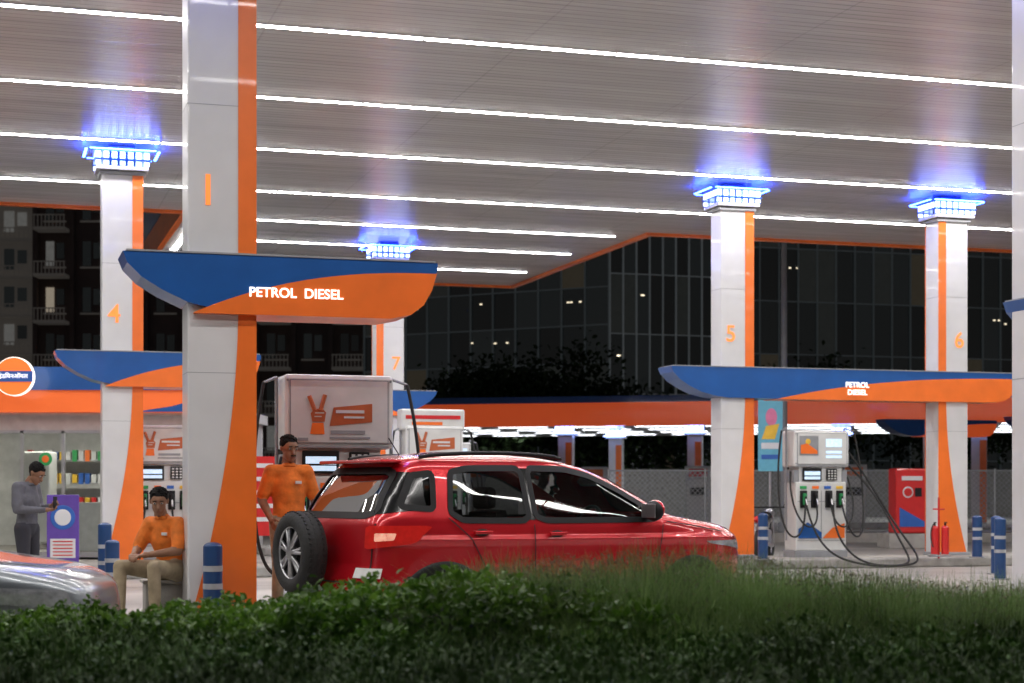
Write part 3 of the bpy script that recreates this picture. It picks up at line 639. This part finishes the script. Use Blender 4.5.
look=dict(stand); look.update(head=(0,-.12,1.53),neck=(0,-.05,1.42),chest=(0,-.02,1.22),elL=(.23,-.02,1.12),elR=(-.23,-.02,1.12),wrL=(.08,-.26,1.16),wrR=(-.06,-.27,1.12),hnL=(0,-.3,1),hnR=(0,-.3,1))
e=person((-5.65,19.8,0),math.radians(72),look,gshirt,dpants,longs=True,tilt=math.radians(32))
g=MB(); g.box((.0,-.38,1.2),(.075,.012,.15),black,bev=.004); g.obj('phone',e)

# ---------------- store ----------------
st=grp('station_shop',(0,0,0)); SX0,SX1,SY=-16.0,-5.6,33.0
g=MB(); wallm=mat('shop_wall',(.6,.6,.59),.6)
g.box((-12.6,SY+.1,1.4),(4.6,.2,2.8),wallm); g.box((-7.25+.45,SY+.1,1.4),(2.2,.2,2.8),wallm); g.box((-9.1,SY+.1,2.65),(2.4,.2,.3),wallm)
g.box((SX1-.1,SY+2.6,1.4),(.2,4.8,2.8),wallm); g.box((-10.8,SY+5.1,1.4),(10.4,.2,2.8),wallm); g.box((-10.8,SY+2.6,2.9),(10.6,5.4,.2),wallm); g.box((-10.8,SY+2.6,.08),(10.2,5,.08),concrete)
g.obj('walls',st)
g=MB(); g.box((-10.6,SY-.25,3.05),(10.9,.5,.42),olit); g.box((-10.6,SY-.28,3.48),(11.0,.56,.44),blue); g.ext([(-7.2,2.845),(-4.9,2.845),(-4.9,3.3),(-5.6,3.2),(-6.5,2.95)],SY-.53,SY-.51,blue); g.obj('shop_fascia',st)
g=MB()
for x in (-10.28,-9.5,-8.7,-7.92): g.box((x,SY-.02,1.25),(.06,.08,2.5),steel)
g.box((-9.1,SY-.02,2.48),(2.4,.08,.06),steel); g.box((-9.1,SY-.02,.1),(2.4,.08,.1),steel); g.box((-9.6,SY-.07,1.1),(.03,.03,.5),steel); g.obj('door_frame',st)
g=MB(); g.add([(-10.28,SY,0.1),(-7.92,SY,.1),(-7.92,SY,2.5),(-10.28,SY,2.5)],[(0,1,2,3)],clearglass); g.obj('door_glass',st)
inl=mat('shop_lamp',(1,1,1),.5,emis=26,ecol=(1,.93,.82),var=0); g=MB()
for x in (-12.5,-9.5,-7): g.box((x,SY+2.4,2.77),(1.6,.3,.03),inl)
g.obj('ceiling_lamps',st)
g=MB(); gc=[redm,yellow,green,pblue,white,orange,white,dispw]
for k in range(4):
    g.box((-9.1,SY+4.5,.5+k*.5),(3.4,.5,.04),steel)
    for i in range(24): g.box((-10.7+i*.14,SY+4.3,.6+k*.5),(.10,.15,.16+.1*random.random()),random.choice(gc))
g.box((-8.2,SY+1.6,.6),(1.4,.5,1.0),wallm); g.box((-9.9,SY+2.6,1.2),(.6,.6,1.9),dispw,bev=.03); g.obj('shelves',st)
g=MB()
for i,(x,z,w_,h_,m) in enumerate([(-10.75,1.9,.5,.5,pblue),(-10.75,1.35,.5,.45,redm),(-10.75,.85,.5,.4,white),(-6.9,1.6,.5,.7,pblue),(-6.3,1.6,.4,.7,redm),(-7.4,1.5,.3,.6,yellow),(-10.08,1.75,.26,.4,redm)]):
    g.box((x,SY-.04,z),(w_,.02,h_),m); g.box((x,SY-.054,z+h_*.2),(w_*.8,.008,h_*.12),white); g.box((x,SY-.054,z-h_*.2),(w_*.7,.008,h_*.08),white if m is not white else redm)
g.obj('wall_posters',st)
g=MB(); g.ell((-9.05,SY-.02,1.95),(.13,.008,.13),green); g.ell((-9.05,SY-.03,1.95),(.07,.008,.07),orange); g.obj('door_sticker',st)
rs=grp('round_logo_sign',(-9.34,32.0,0)); g=MB(); g.cyl((0,0,3.48),(0,-.12,3.48),.365,signwhite,n=48); g.cyl((0,-.12,3.48),(0,-.14,3.48),.35,mat('logo_orange',(.9,.2,.03),.4,emis=.5,ecol=(1,.2,.03),var=0),n=48); g.box((0,-.15,3.48),(.71,.03,.20),pblue); g.cyl((0,0,3.4),(0,.6,3.4),.05,steel); g.obj('disc',rs)
text('इंडियनऑयल',rs,(0,-.17,3.48),.115,signwhite,name='logo_lettering',bold=0)
ab=grp('promo_standee',(-6.55,24.8,0),math.radians(6)); purple=mat('poster_purple',(.12,.06,.35),.4); g=MB(); g.box((0,0,.68),(.46,.03,1.2),purple,bev=.008); g.ell((0,-.02,.95),(.18,.006,.18),pblue); g.ell((0,-.024,.95),(.12,.006,.12),white); g.box((0,-.018,.5),(.36,.006,.28),white)
for i in range(5): g.box((0,-.024,.6-i*.05),(.28,.006,.015),redm)
g.cyl((-.18,0,0),(-.18,.1,1.0),.012,steel);g.cyl((.18,0,0),(.18,.1,1.0),.012,steel); g.obj('board',ab)
pb=grp('poster_board',(-4.15,27.8,0),A); g=MB(); g.box((0,0,1.25),(.62,.04,1.3),redm); 
for i in range(5): g.box((0,-.025,1.75-i*.22),(.48,.008,.07),white)
g.cyl((-.25,.03,0),(-.25,.03,1.9),.02,steel);g.cyl((.25,.03,0),(.25,.03,1.9),.02,steel); g.obj('board',pb)
wb=grp('blue_hoarding',(5.85,38.5,0)); g=MB(); g.box((0,0,2.65),(.55,.05,1.75),mat('hoarding_cyan',(.10,.32,.42),.5,emis=.12,ecol=(.2,.6,.8))); g.ell((.02,-.03,3.0),(.13,.006,.2),mat('pink',(.7,.2,.35),.5)); g.ext([(-.2,2.5),(.1,2.5),(.2,2.85),(-.1,2.8)],-.034,-.028,yellow); g.box((0,-.03,2.35),(.42,.008,.14),white); g.box((0,-.03,2.1),(.42,.008,.1),pblue); g.cyl((0,.05,0),(0,.05,3.5),.04,steel); g.obj('panel',wb)
g=MB(); g.cyl((0,0,0),(0,0,13),.10,greym,r2=.06); g.cyl((0,0,0),(0,0,.5),.16,greym); g.obj('steel_pole',loc=(7.2,45,0))
am=grp('air_vending_machine',(9.2,39.5,0),math.radians(8)); g=MB(); g.box((0,0,.17),(1.2,.8,.34),concrete,bev=.02); g.box((0,0,1.1),(.78,.5,1.5),redm,bev=.04); g.obj('cabinet',am)
g=MB(); g.box((0,-.26,1.62),(.5,.02,.10),white,bev=.005); g.ell((-.1,-.262,1.3),(.13,.006,.13),white); g.ell((-.1,-.268,1.3),(.10,.004,.10),redm); g.box((.15,-.26,1.3),(.16,.02,.2),black); g.ext([(-.3,.5),(.3,.5),(.3,.62),(-.3,.95)],-.265,-.255,pblue); g.obj('front_panel',am)
tube([(.4,-.1,1.3),(.6,-.2,1.0),(.62,-.2,.6),(.45,-.2,.45),(.4,-.15,.8)],.015,rubber,am)
fe=grp('fire_extinguisher_stand',(7.35,29.2,.17)); g=MB(); 
for x in (-.09,.09): g.cyl((x,0,.08),(x,0,.52),.065,redm); g.ell((x,0,.52),(.065,.065,.05),redm); g.cyl((x,0,.55),(x,0,.62),.018,black); g.box((x,-.03,.62),(.03,.1,.02),black)
g.obj('extinguishers',fe); g=MB(); g.cyl((0,.08,0),(0,.08,1.05),.018,redm); g.box((0,.04,.05),(.36,.22,.03),steel); g.cyl((-.1,.08,.85),(.1,.08,.85),.014,redm); g.obj('stand',fe)
tube([(-.09,-.03,.62),(-.2,-.06,.55),(-.18,-.06,.3),(-.13,-.06,.2)],.01,rubber,fe)
mc=grp('motorcycle',(4.78,32.2,0),math.radians(72)); g=MB(); mblk=mat('motorcycle_black',(.02,.02,.025),.25,coat=1)
for x in (-.65,.65): g.torus((x,0,.31),(0,1,0),.255,.05,rubber,28,8); g.torus((x,0,.31),(0,1,0),.19,.012,chrome,28,6); g.cyl((x,-.05,.31),(x,.05,.31),.05,chrome)
for x in (-.65,.65):
    for k in range(10): t=k*math.pi/5; g.cyl((x,0,.31),(x+.19*math.cos(t),0,.31+.19*math.sin(t)),.004,chrome,n=5)
g.obj('wheels',mc); g=MB(); g.ell((.12,0,.82),(.27,.14,.13),mblk); g.box((-.36,0,.82),(.62,.24,.09),black,bev=.035); g.box((.0,0,.45),(.36,.24,.32),disg,bev=.05); g.ell((-.72,0,.80),(.2,.1,.07),redm)
for y in (-.07,.07): g.cyl((.65,y,.31),(.48,y,.95),.022,chrome); g.cyl((-.65,y,.31),(-.5,y,.75),.02,chrome); g.cyl((.45,y,.85),(-.1,y,.3),.018,black); g.cyl((-.1,y,.35),(-.65,y,.33),.02,black)
g.cyl((.46,-.33,1.02),(.46,.33,1.02),.014,black); g.ell((.58,0,.90),(.08,.1,.1),chrome)
for sy in (-1,1): g.cyl((.4,sy*.3,1.03),(.42,sy*.36,1.2),.008,black); g.ell((.42,sy*.38,1.22),(.02,.06,.04),black)
g.cyl((.1,-.14,.3),(-.75,-.16,.36),.035,chrome); g.box((.65,0,.6),(.3,.1,.02),mblk); g.cyl((-.05,.1,.3),(-.1,.28,.0),.012,black); g.obj('frame_and_bodywork',mc)

# ---------------- chain-link fence ----------------
fm=mat('galvanised_wire',(.35,.36,.37),.5,.5); g=MB(); fx0,fx1,fy=2.5,22.0,44.0; fh=1.85
for x in np.arange(fx0,fx1+.1,2.5): g.cyl((x,fy,0),(x,fy,fh+.05),.03,fm,n=8)
g.cyl((fx0,fy,fh),(fx1,fy,fh),.02,fm,n=6); g.cyl((fx0,fy,.3),(fx1,fy,.3),.015,fm,n=6)
def wire(a,b):
    dx=b[0]-a[0];dz=b[1]-a[1];l=math.hypot(dx,dz);nx,nz_=-dz/l*.006,dx/l*.006
    g.add([(a[0]-nx,fy,a[1]-nz_),(b[0]-nx,fy,b[1]-nz_),(b[0]+nx,fy,b[1]+nz_),(a[0]+nx,fy,a[1]+nz_)],[(0,1,2,3)],fm)
x=fx0-fh
while x<fx1:
    a0=max(x,fx0); a1=min(x+fh-.3,fx1)
    if a1>a0: wire((a0,.3+(a0-x)),(a1,.3+(a1-x))); wire((a0,fh-(a0-x)),(a1,fh-(a1-x)))
    x+=.13
g.box(((fx0+fx1)/2,fy,.12),(fx1-fx0+.3,.2,.24),concrete); g.obj('chain_link_fence')

# ---------------- second canopy beyond ----------------
c2=grp('far_canopy',(2,70.5,0),math.radians(-14)); L2=44; Z2=4.05
led2=mat('far_led',(1,1,1),.5,emis=14,ecol=(.90,.95,1),var=0)
g=MB(); g.box((12,8,Z2+.6),(L2,15.6,1.1),greym); g.box((12,8,Z2+.03),(L2-.3,15.3,.04),white); g.obj('roof',c2)
g=MB(); g.box((12,0,Z2+.42),(L2+.2,.3,.95),olit); g.box((12,-.02,Z2+1.03),(L2+.3,.36,.27),blue); g.box((12-L2/2,8,Z2+.5),(.3,15.6,1.1),olit); g.obj('fascia',c2)
g=MB()
for s in (2.5,6,9.5,13): 
    for k in range(14):
        x0=12-L2/2+.7+k*3.0; g.add([(x0,s-.07,Z2-.02),(x0+2.2,s-.07,Z2-.02),(x0+2.2,s+.07,Z2-.02),(x0,s+.07,Z2-.02)],[(0,3,2,1)],led2)
g.obj('led_light_strips',c2,recalc=False)
def fp(x,y):
    g=MB(); g.box((x,y,Z2/2),(.6,.5,Z2),white); g.box((x+.15,y-.26,1.7),(.26,.02,3.3),orange); g.obj('pillar',c2)
    g=MB(); g.box((x,y,Z2-.35),(.85,.7,.10),white)
    for i in range(4): g.box((x-.33+i*.22,y-.38,Z2-.17),(.14,.05,.26),capled)
    g.obj('pillar_capital',c2)
    g=MB(); g.box((x,y-.42,Z2-.3),(1.0,.04,.05),capled); g.obj('capital_glow_tube',c2)
for x,y in ((.0,1.2),(1.25,6),(5.4,1.6),(16.8,2.0),(11.2,5),(23,2),(-6,4)): fp(x,y)
wing(13.6,55,-1.9,2.2,-.6,'DIESEL',.6,zt=3.6,zb=3.08,ts=.24,name='far_wing_sign',om=olit); wing(17.2,55,-1.3,2.2,-.4,None,zt=3.7,zb=3.2,name='far_wing_sign',om=olit)
for xx,yy in ((13.6,55),(17.2,55)):
    g=MB(); g.box((xx,yy,1.7),(.5,.45,3.4),white); g.box((xx+.1,yy-.235,1.6),(.26,.02,3.2),orange); g.obj('wing_sign_post')
for x,y in ((-1.5,66),(3.2,66),(12,60),(7.0,64)):
    g=MB(); g.box((0,0,.1),(2.6,1.1,.2),kerbm); g.box((0,0,1.0),(.9,.5,1.6),dispw,bev=.03); g.box((0,0,2.0),(1,.55,.5),dispw,bev=.04); g.box((0,-.29,2.0),(.7,.02,.3),random.choice([redm,orange,pblue])); g.box((0,-.26,1.3),(.6,.03,.3),black); g.obj('far_fuel_dispenser',loc=(x,y,0),rz=-.1)
g=MB(); g.box((5,86,1.2),(60,.3,2.4),mat('boundary_wall_plaster',(.25,.24,.22),.8,var=.3)); g.obj('boundary_wall')
g=MB(); P=[(-14,56),(40,56),(40,85),(-14,85)]; g.add([(x,y,.0) for x,y in P],[(0,1,2,3)],concrete); g.obj('far_forecourt_paving')

# ---------------- buildings ----------------
gd=[mat('facade_glass_%d'%i,c,.08,.0,var=.5,vscale=.25,spec=.8,emis=em,ecol=(.75,.95,1)) for i,(c,em) in enumerate([((.012,.018,.020),.004),((.015,.022,.025),.006),((.009,.013,.015),.0025)])]  # faint emission in the glass stands in for reflected city light
litw=mat('lit_office',(.06,.06,.06),.3,emis=.022,ecol=(.9,.75,.5),var=.5,vscale=1); litw2=mat('lit_office_dim',(.04,.04,.04),.2,emis=.011,ecol=(.8,.9,.85),var=.5,vscale=1)
lspot=mat('reflected_light_spot',(1,1,1),.5,emis=1.4,ecol=(1,.85,.6),var=0)  # small glowing spots painted on the glass as reflections of lit windows
mull=mat('mullion',(.16,.17,.18),.4,.2,emis=.016,ecol=(.8,.95,1)); mull2=mat('mullion_bright',(.32,.34,.35),.4,.2,emis=.035,ecol=(.85,.95,1))  # slight glow put into the mullions to brighten the grid at night
def facade(e,p0,p1,z0,z1,nc,nr,pl,mu,mw=.08,hw=.1,depth=.14,seedspots=0):
    p0=Vector((*p0,0));p1=Vector((*p1,0)); d=(p1-p0); L_=d.length; d/=L_; n=Vector((d.y,-d.x,0)); rz=math.atan2(d.y,d.x); g=MB(); cw=L_/nc; rh=(z1-z0)/nr
    for i in range(nc):
        for j in range(nr):
            a=p0+d*cw*i;b=p0+d*cw*(i+1); za,zb_=z0+rh*j,z0+rh*(j+1); r=random.random()
            m=litw if r<pl*.2 else litw2 if r<pl else random.choice(gd); tl=n*random.uniform(-.04,.04)
            g.add([(a.x,a.y,za),(b.x,b.y,za),(b.x+tl.x,b.y+tl.y,zb_),(a.x+tl.x,a.y+tl.y,zb_)],[(0,1,2,3)],m)
            if random.random()<seedspots:
                zr_=za+rh*random.uniform(.6,.85)
                for q in range(random.randint(1,3)):
                    c=a+d*cw*random.random()+n*.02; g.box((c.x,c.y,zr_),(.14,.04,.07),lspot,rz)
    g.obj('glazing',e,recalc=False); g=MB()
    for i in range(nc+1): c=p0+d*cw*i+n*depth/2; g.box((c.x,c.y,(z0+z1)/2),(mw,depth,z1-z0),mu,rz)
    for j in range(nr+1): c=(p0+p1)/2+n*(depth/2-.02); g.box((c.x,c.y,z0+rh*j),(L_,depth-.05,hw),mu,rz)
    g.obj('mullions',e)
ob=grp('glass_office_building'); 
facade(ob,(-9,104),(5.5,96),0,30,11,14,.14,mull,.06,.07,seedspots=.12); facade(ob,(5.5,96),(13.2,98.5),0,34,10,10,.08,mull2,.06,.05,seedspots=.05); facade(ob,(13.2,98.5),(32,104),0,34,16,11,.12,mull,.06,.07,seedspots=.10)
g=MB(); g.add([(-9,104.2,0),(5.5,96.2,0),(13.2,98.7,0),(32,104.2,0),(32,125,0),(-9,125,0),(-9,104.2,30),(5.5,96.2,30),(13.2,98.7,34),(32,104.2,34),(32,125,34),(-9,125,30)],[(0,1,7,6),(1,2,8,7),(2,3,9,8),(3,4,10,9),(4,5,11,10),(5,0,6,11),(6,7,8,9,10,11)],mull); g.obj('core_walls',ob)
tw=mat('tower_wall',(.42,.39,.35),.8,var=.2,vscale=.5,emis=.02,ecol=(1,.9,.8)); tw2=mat('tower_wall_dark',(.16,.12,.11),.8,var=.2,vscale=.5)  # pale wall has faint emission in place of ambient light falling on it
lw=mat('flat_window_lit',(.3,.25,.2),.5,emis=.22,ecol=(1,.85,.65),var=.5,vscale=1.5); lw2=mat('balcony_light',(.5,.5,.5),.5,emis=.08,ecol=(.9,.9,.85),var=.5,vscale=1.5)
def tower(name,x0,x1,y,h,fh,wm,nb,pl):
    e=grp(name); g=MB(); g.box(((x0+x1)/2,y+6,h/2),(x1-x0,12,h),wm); g.box(((x0+x1)/2,y+6,h+.4),(x1-x0+.4,12.4,.8),wm); g.obj('walls',e); g=MB(); n=int(h/fh); bw=(x1-x0)/nb
    for j in range(n):
        z=j*fh
        for i in range(nb):
            cx=x0+bw*(i+.5); r=random.random(); wmm=lw if r<pl*.2 else lw2 if r<pl else gd[i%3]
            g.box((cx-bw*.13,y-.03,z+1.75),(bw*.22,.08,1.7),wmm); g.box((cx+bw*.15,y-.03,z+1.95),(bw*.2,.08,1.1),wmm if r>.3 else gd[0]); g.box((cx,y-.06,z+.78),(bw*.62,.16,.12),tw)
            if i%2==0 or name=='apartment_tower':
                g.box((cx,y-.8,z+.1),(bw*.85,1.6,.2),tw)
                for q in range(9): g.box((cx-bw*.4+q*bw*.1,y-1.55,z+.6),(.06,.05,.8),tw)
                g.box((cx,y-1.55,z+1.02),(bw*.85,.08,.07),tw)
            g.box((x0+bw*i,y-.25,z+fh/2),(.3,.5,fh),wm)
    g.obj('floors_and_windows',e)
tower('apartment_tower',-58,-39.0,140,52,3.1,tw,5,.8); tower('apartment_block',-33,-10,118,36,3.2,tw2,9,.12); tower('brick_tower',24,60,135,45,3.3,tw2,12,.08)

# ---------------- foliage helpers ----------------
def leafmat(name,c1,c2,rough=.5,trans=.25):
    m=bpy.data.materials.new(name); m.use_nodes=True;nt=m.node_tree;N=nt.nodes;L=nt.links;b=N['Principled BSDF']; geo=N.new('ShaderNodeNewGeometry'); r=N.new('ShaderNodeValToRGB'); r.color_ramp.elements[0].color=(*c1,1); r.color_ramp.elements[1].color=(*c2,1); L.new(geo.outputs['Random Per Island'],r.inputs[0])
    tc=N.new('ShaderNodeTexCoord'); nz=N.new('ShaderNodeTexNoise'); nz.inputs['Scale'].default_value=2.2; nz.inputs['Detail'].default_value=3; L.new(tc.outputs['Object'],nz.inputs[0]); mr=N.new('ShaderNodeMapRange'); mr.inputs['From Min'].default_value=.3; mr.inputs['From Max'].default_value=.7; mr.inputs['To Min'].default_value=.5; mr.inputs['To Max'].default_value=1.25; L.new(nz.outputs['Fac'],mr.inputs['Value'])
    mm=N.new('ShaderNodeMix'); mm.data_type='RGBA'; mm.blend_type='MULTIPLY'; mm.inputs['Factor'].default_value=1; L.new(r.outputs[0],mm.inputs['A']); L.new(mr.outputs['Result'],mm.inputs['B']); cc=mm.outputs['Result']
    L.new(cc,b.inputs['Base Color']); b.inputs['Roughness'].default_value=rough; b.inputs['Specular IOR Level'].default_value=.3
    if trans>0:
        t=N.new('ShaderNodeBsdfTranslucent'); L.new(cc,t.inputs[0]); mx=N.new('ShaderNodeMixShader'); mx.inputs[0].default_value=trans; L.new(b.outputs[0],mx.inputs[1]); L.new(t.outputs[0],mx.inputs[2]); L.new(mx.outputs[0],N['Material Output'].inputs['Surface'])
    return m
def npmesh(name,V,Fq,mats,mi=None,parent=None,smooth=False):
    me=bpy.data.meshes.new(name); nf,k=Fq.shape; me.vertices.add(len(V)); me.vertices.foreach_set('co',V.astype(np.float32).ravel()); me.loops.add(nf*k); me.loops.foreach_set('vertex_index',Fq.astype(np.int32).ravel()); me.polygons.add(nf); me.polygons.foreach_set('loop_start',np.arange(0,nf*k,k,dtype=np.int32)); me.polygons.foreach_set('loop_total',np.full(nf,k,np.int32))
    for m in mats: me.materials.append(m)
    me.update(calc_edges=True); me.validate(); o=bpy.data.objects.new(name,me); COL.objects.link(o)
    if parent: o.parent=parent
    return o
def leaves(C,size,nrm=None,flat=.6,asp=.55):
    n=len(C); d=rng.normal(size=(n,3)); 
    if nrm is not None: d=d*flat+nrm*1.0
    d/=np.linalg.norm(d,axis=1)[:,None]; a=rng.normal(size=(n,3)); a-=(a*d).sum(1)[:,None]*d; a/=np.linalg.norm(a,axis=1)[:,None]; b=np.cross(d,a); s=(size*(.6+.8*rng.random(n)))[:,None] if np.isscalar(size) else size[:,None]
    up=d*s*.12
    p0=C-a*s*.5; p3=C+a*s*.5; l1=C-a*s*.15+b*s*asp*.5+up; l2=C+a*s*.22+b*s*asp*.4+up; r1=C-a*s*.15-b*s*asp*.5+up; r2=C+a*s*.22-b*s*asp*.4+up
    V=np.stack([p0,l1,l2,p3,r2,r1],1).reshape(-1,3); i=np.arange(n)[:,None]*6; F=np.concatenate([i+np.array([[0,1,2,3]]),i+np.array([[0,3,4,5]])],0); return V,F
def vnoise(x,y,s,seed=0):
    return np.sin(x*s*1.7+seed)*np.cos(y*s*2.3+seed*2)+.6*np.sin(x*s*3.9+y*s*2.1+seed*3)+.4*np.sin(x*s*7.7-y*s*6.1+seed)
soil=mat('bed_turf',(.025,.045,.012),.95,var=.5,vscale=20,bump=1,bscale=30)
def bedz(x,y): return .50+.035*np.clip(y-3,0,5)+.02*vnoise(x,y,1.1,2)-np.clip(y-9.0,0,.4)*1.2
nx,ny=160,60; X,Y=np.meshgrid(np.linspace(-14,14,nx),np.linspace(3.2,9.25,ny)); Z=bedz(X,Y); V=np.stack([X,Y,Z],2).reshape(-1,3); i,j=np.meshgrid(np.arange(ny-1),np.arange(nx-1),indexing='ij'); b=(i*nx+j).ravel(); npmesh('planting_bed',V,np.stack([b,b+1,b+nx+1,b+nx],1),[soil])
g=MB(); g.box((0,9.32,.25),(28.3,.15,.5),kerbm); g.box((0,3.12,.25),(28.3,.15,.56),kerbm); g.obj('bed_retaining_kerb')
PXk=[-1500,-200,0,130,200,330,470,560,640,760,900,1024,2500]
HY =[634,634,634,628,618,606,588,598,612,630,638,640,640]
def zfrompx(x,y,PX,PY): return H-(np.interp(512+x/y*1700,PX,PY)-490)*y/1700
YH=7.9
def hedgetop(x): return zfrompx(x,YH,PXk,HY)+.030*vnoise(x,0*x,2.4,1)+.018*vnoise(x,0*x,9,4)
hx=np.linspace(-11,11,500); sec=[(-.62,.0),(-.60,.35),(-.50,.75),(-.3,.93),(0,.98),(.3,.95),(.55,.7),(.62,0)]
V=[]
for x in hx:
    tz=hedgetop(np.array(x)); base=.45
    for sy,k in sec: V.append((x,YH+sy+.05*math.sin(x*3+sy*5)+.03*math.sin(x*11),base+(tz-.07-base)*k))
V=np.array(V); ns=len(sec); i,j=np.meshgrid(np.arange(len(hx)-1),np.arange(ns-1),indexing='ij'); b=(i*ns+j).ravel(); he=grp('hedge'); npmesh('hedge_core',V,np.stack([b,b+ns,b+ns+1,b+1],1),[mat('hedge_shadow',(.006,.012,.004),.95)],parent=he)  # solid near-black core added inside the leaves to block light
n=56000; x=np.where(rng.random(n)<.8,rng.uniform(-3.4,3.4,n),rng.uniform(-11,11,n)); tz=hedgetop(x); 
ph=rng.uniform(-.15*math.pi,1.0*math.pi,n); cy=-np.cos(ph); cz=np.sin(ph)
yy=YH+np.sign(cy)*np.abs(cy)**.6*.64; base=.45; zz=base+(tz-base)*np.clip(np.abs(np.clip(cz,-.1,1))**.55,0,1); dep=rng.random(n)**1.6*.13; nr=np.stack([rng.normal(size=n)*.2,cy,np.maximum(cz,.1)],1); nr/=np.linalg.norm(nr,axis=1)[:,None]
lump=.07*vnoise(x*1.0,yy*1.0+zz,5,3); C=np.stack([x,yy,zz],1)+nr*(lump-dep)[:,None]+rng.normal(size=(n,3))*.012
V,F=leaves(C,.042,nr,.8); npmesh('hedge_leaves',V,F,[leafmat('hedge_leaf',(.035,.095,.012),(.12,.25,.03),.45,.3)],parent=he)
n=6000; x=np.where(rng.random(n)<.75,rng.uniform(-3,0.6,n),rng.uniform(-11,11,n)); tz=hedgetop(x); C=np.stack([x,YH+rng.uniform(-.5,.5,n),tz+rng.random(n)**2*.09-.01],1); V,F=leaves(C,.038); npmesh('hedge_shoots',V,F,[leafmat('hedge_shoot',(.06,.15,.015),(.16,.30,.04),.45,.3)],parent=he)
def blades(B,hgt,wd,lean,bend=.5,seg=3):
    n=len(B); az=rng.uniform(0,2*math.pi,n); D=np.stack([np.cos(az),np.sin(az),np.zeros(n)],1); W=np.stack([-np.sin(az+rng.normal(size=n)*.5),np.cos(az),np.zeros(n)],1); Vs=[]
    lz=lean*(rng.random(n)**1.2)
    for s in range(seg+1):
        t=s/seg; off_=D*(hgt*(lz*t+bend*lz*t*t))[:,None]; c=B+off_+np.stack([np.zeros(n),np.zeros(n),hgt*t*(1-.25*lz*t)],1); ww=wd*(1-.85*t)/2; Vs+=[c-W*np.reshape(ww,(-1,1)),c+W*np.reshape(ww,(-1,1))]
    V=np.stack(Vs,1).reshape(-1,3); m=2*(seg+1); i=np.arange(n)[:,None]*m; F=np.concatenate([i+np.array([[2*s,2*s+1,2*s+3,2*s+2]]) for s in range(seg)],0); return V,F
GX=[-2500,380,440,500,620,700,780,860,940,1024,2600]; GY=[640,604,570,550,541,538,548,560,570,573,578]
n=70000; x=np.where(rng.random(n)<.87,rng.uniform(-.8,3.6,n),rng.uniform(-.8,11,n)); y=rng.uniform(7.25,9.1,n); tz=zfrompx(x,8.3,GX,GY); clump=.72+.28*np.clip(vnoise(x,y,3,5)*.5+.5,0,1); base=.55
hg=(tz-base)*clump*(.55+.5*rng.random(n)); hg*=np.where(y<7.6,.6,1); B=np.stack([x,y,np.full(n,base)],1)
gr=grp('tall_grass'); V,F=blades(B,hg,np.full(n,.0055),.75); npmesh('grass_blades',V,F,[leafmat('grass_blade',(.08,.16,.035),(.25,.36,.13),.6,.35)],parent=gr)
n=6500; x=np.where(rng.random(n)<.85,rng.uniform(-.6,3.2,n),rng.uniform(-.6,11,n)); y=rng.uniform(7.5,8.8,n); tz=zfrompx(x,8.3,GX,GY)-.06-rng.random(n)**1.3*.24; C=np.stack([x,y,tz],1); 
V,F=leaves(C,.022,None,1,.18); npmesh('seed_heads',V,F,[leafmat('seed_head',(.12,.14,.07),(.24,.20,.13),.7,.3)],parent=gr)
n=70000; x=rng.uniform(-4,4,n); y=rng.uniform(5.4,7.6,n); z=bedz(x,y); cl=np.clip(vnoise(x,y*2.2,2.6,9)*.5+.45,0,1.2); B=np.stack([x,y,z-.01],1); V,F=blades(B,.04+.16*cl*rng.random(n),np.full(n,.006),.8); npmesh('rough_turf',V,F,[leafmat('turf_blade',(.03,.08,.01),(.10,.20,.03),.6,0)])
n=16000; x=rng.uniform(-4,4,n); y=rng.uniform(5.8,7.5,n); cl=np.clip(vnoise(x,y*2.2,2.6,9)*.5+.3,0,1.2); C=np.stack([x,y,bedz(x,y)+.02+.13*cl*rng.random(n)**.5],1); V,F=leaves(C,.028); npmesh('ground_cover_plants',V,F,[leafmat('cover_leaf',(.03,.09,.012),(.09,.20,.03),.6,0)])

tr=grp('tree_row'); Cs=[];g=MB(); bark=mat('bark',(.05,.04,.03),.9)
for k in range(15):
    cx=rng.uniform(-4,34); cy=rng.uniform(88,93); hh=rng.uniform(6,8.5); g.cyl((cx,cy,0),(cx,cy,hh*.6),.2,bark,r2=.1,n=8)
    for b_ in range(9):
        c=np.array([cx+rng.normal()*1.6,cy+rng.normal()*1.2,hh*.7+rng.normal()*1.1]); g.cyl((cx,cy,hh*.45),tuple(c),.06,bark,r2=.02,n=5); Cs.append(c+rng.normal(size=(280,3))*np.array([.8,.8,.6]))
g.obj('trunks_and_limbs',tr); C=np.concatenate(Cs); V,F=leaves(C,.30); npmesh('crown_leaves',V,F,[leafmat('tree_leaf',(.02,.04,.012),(.05,.09,.025))],parent=tr)
print('OBJ',len(bpy.data.objects))
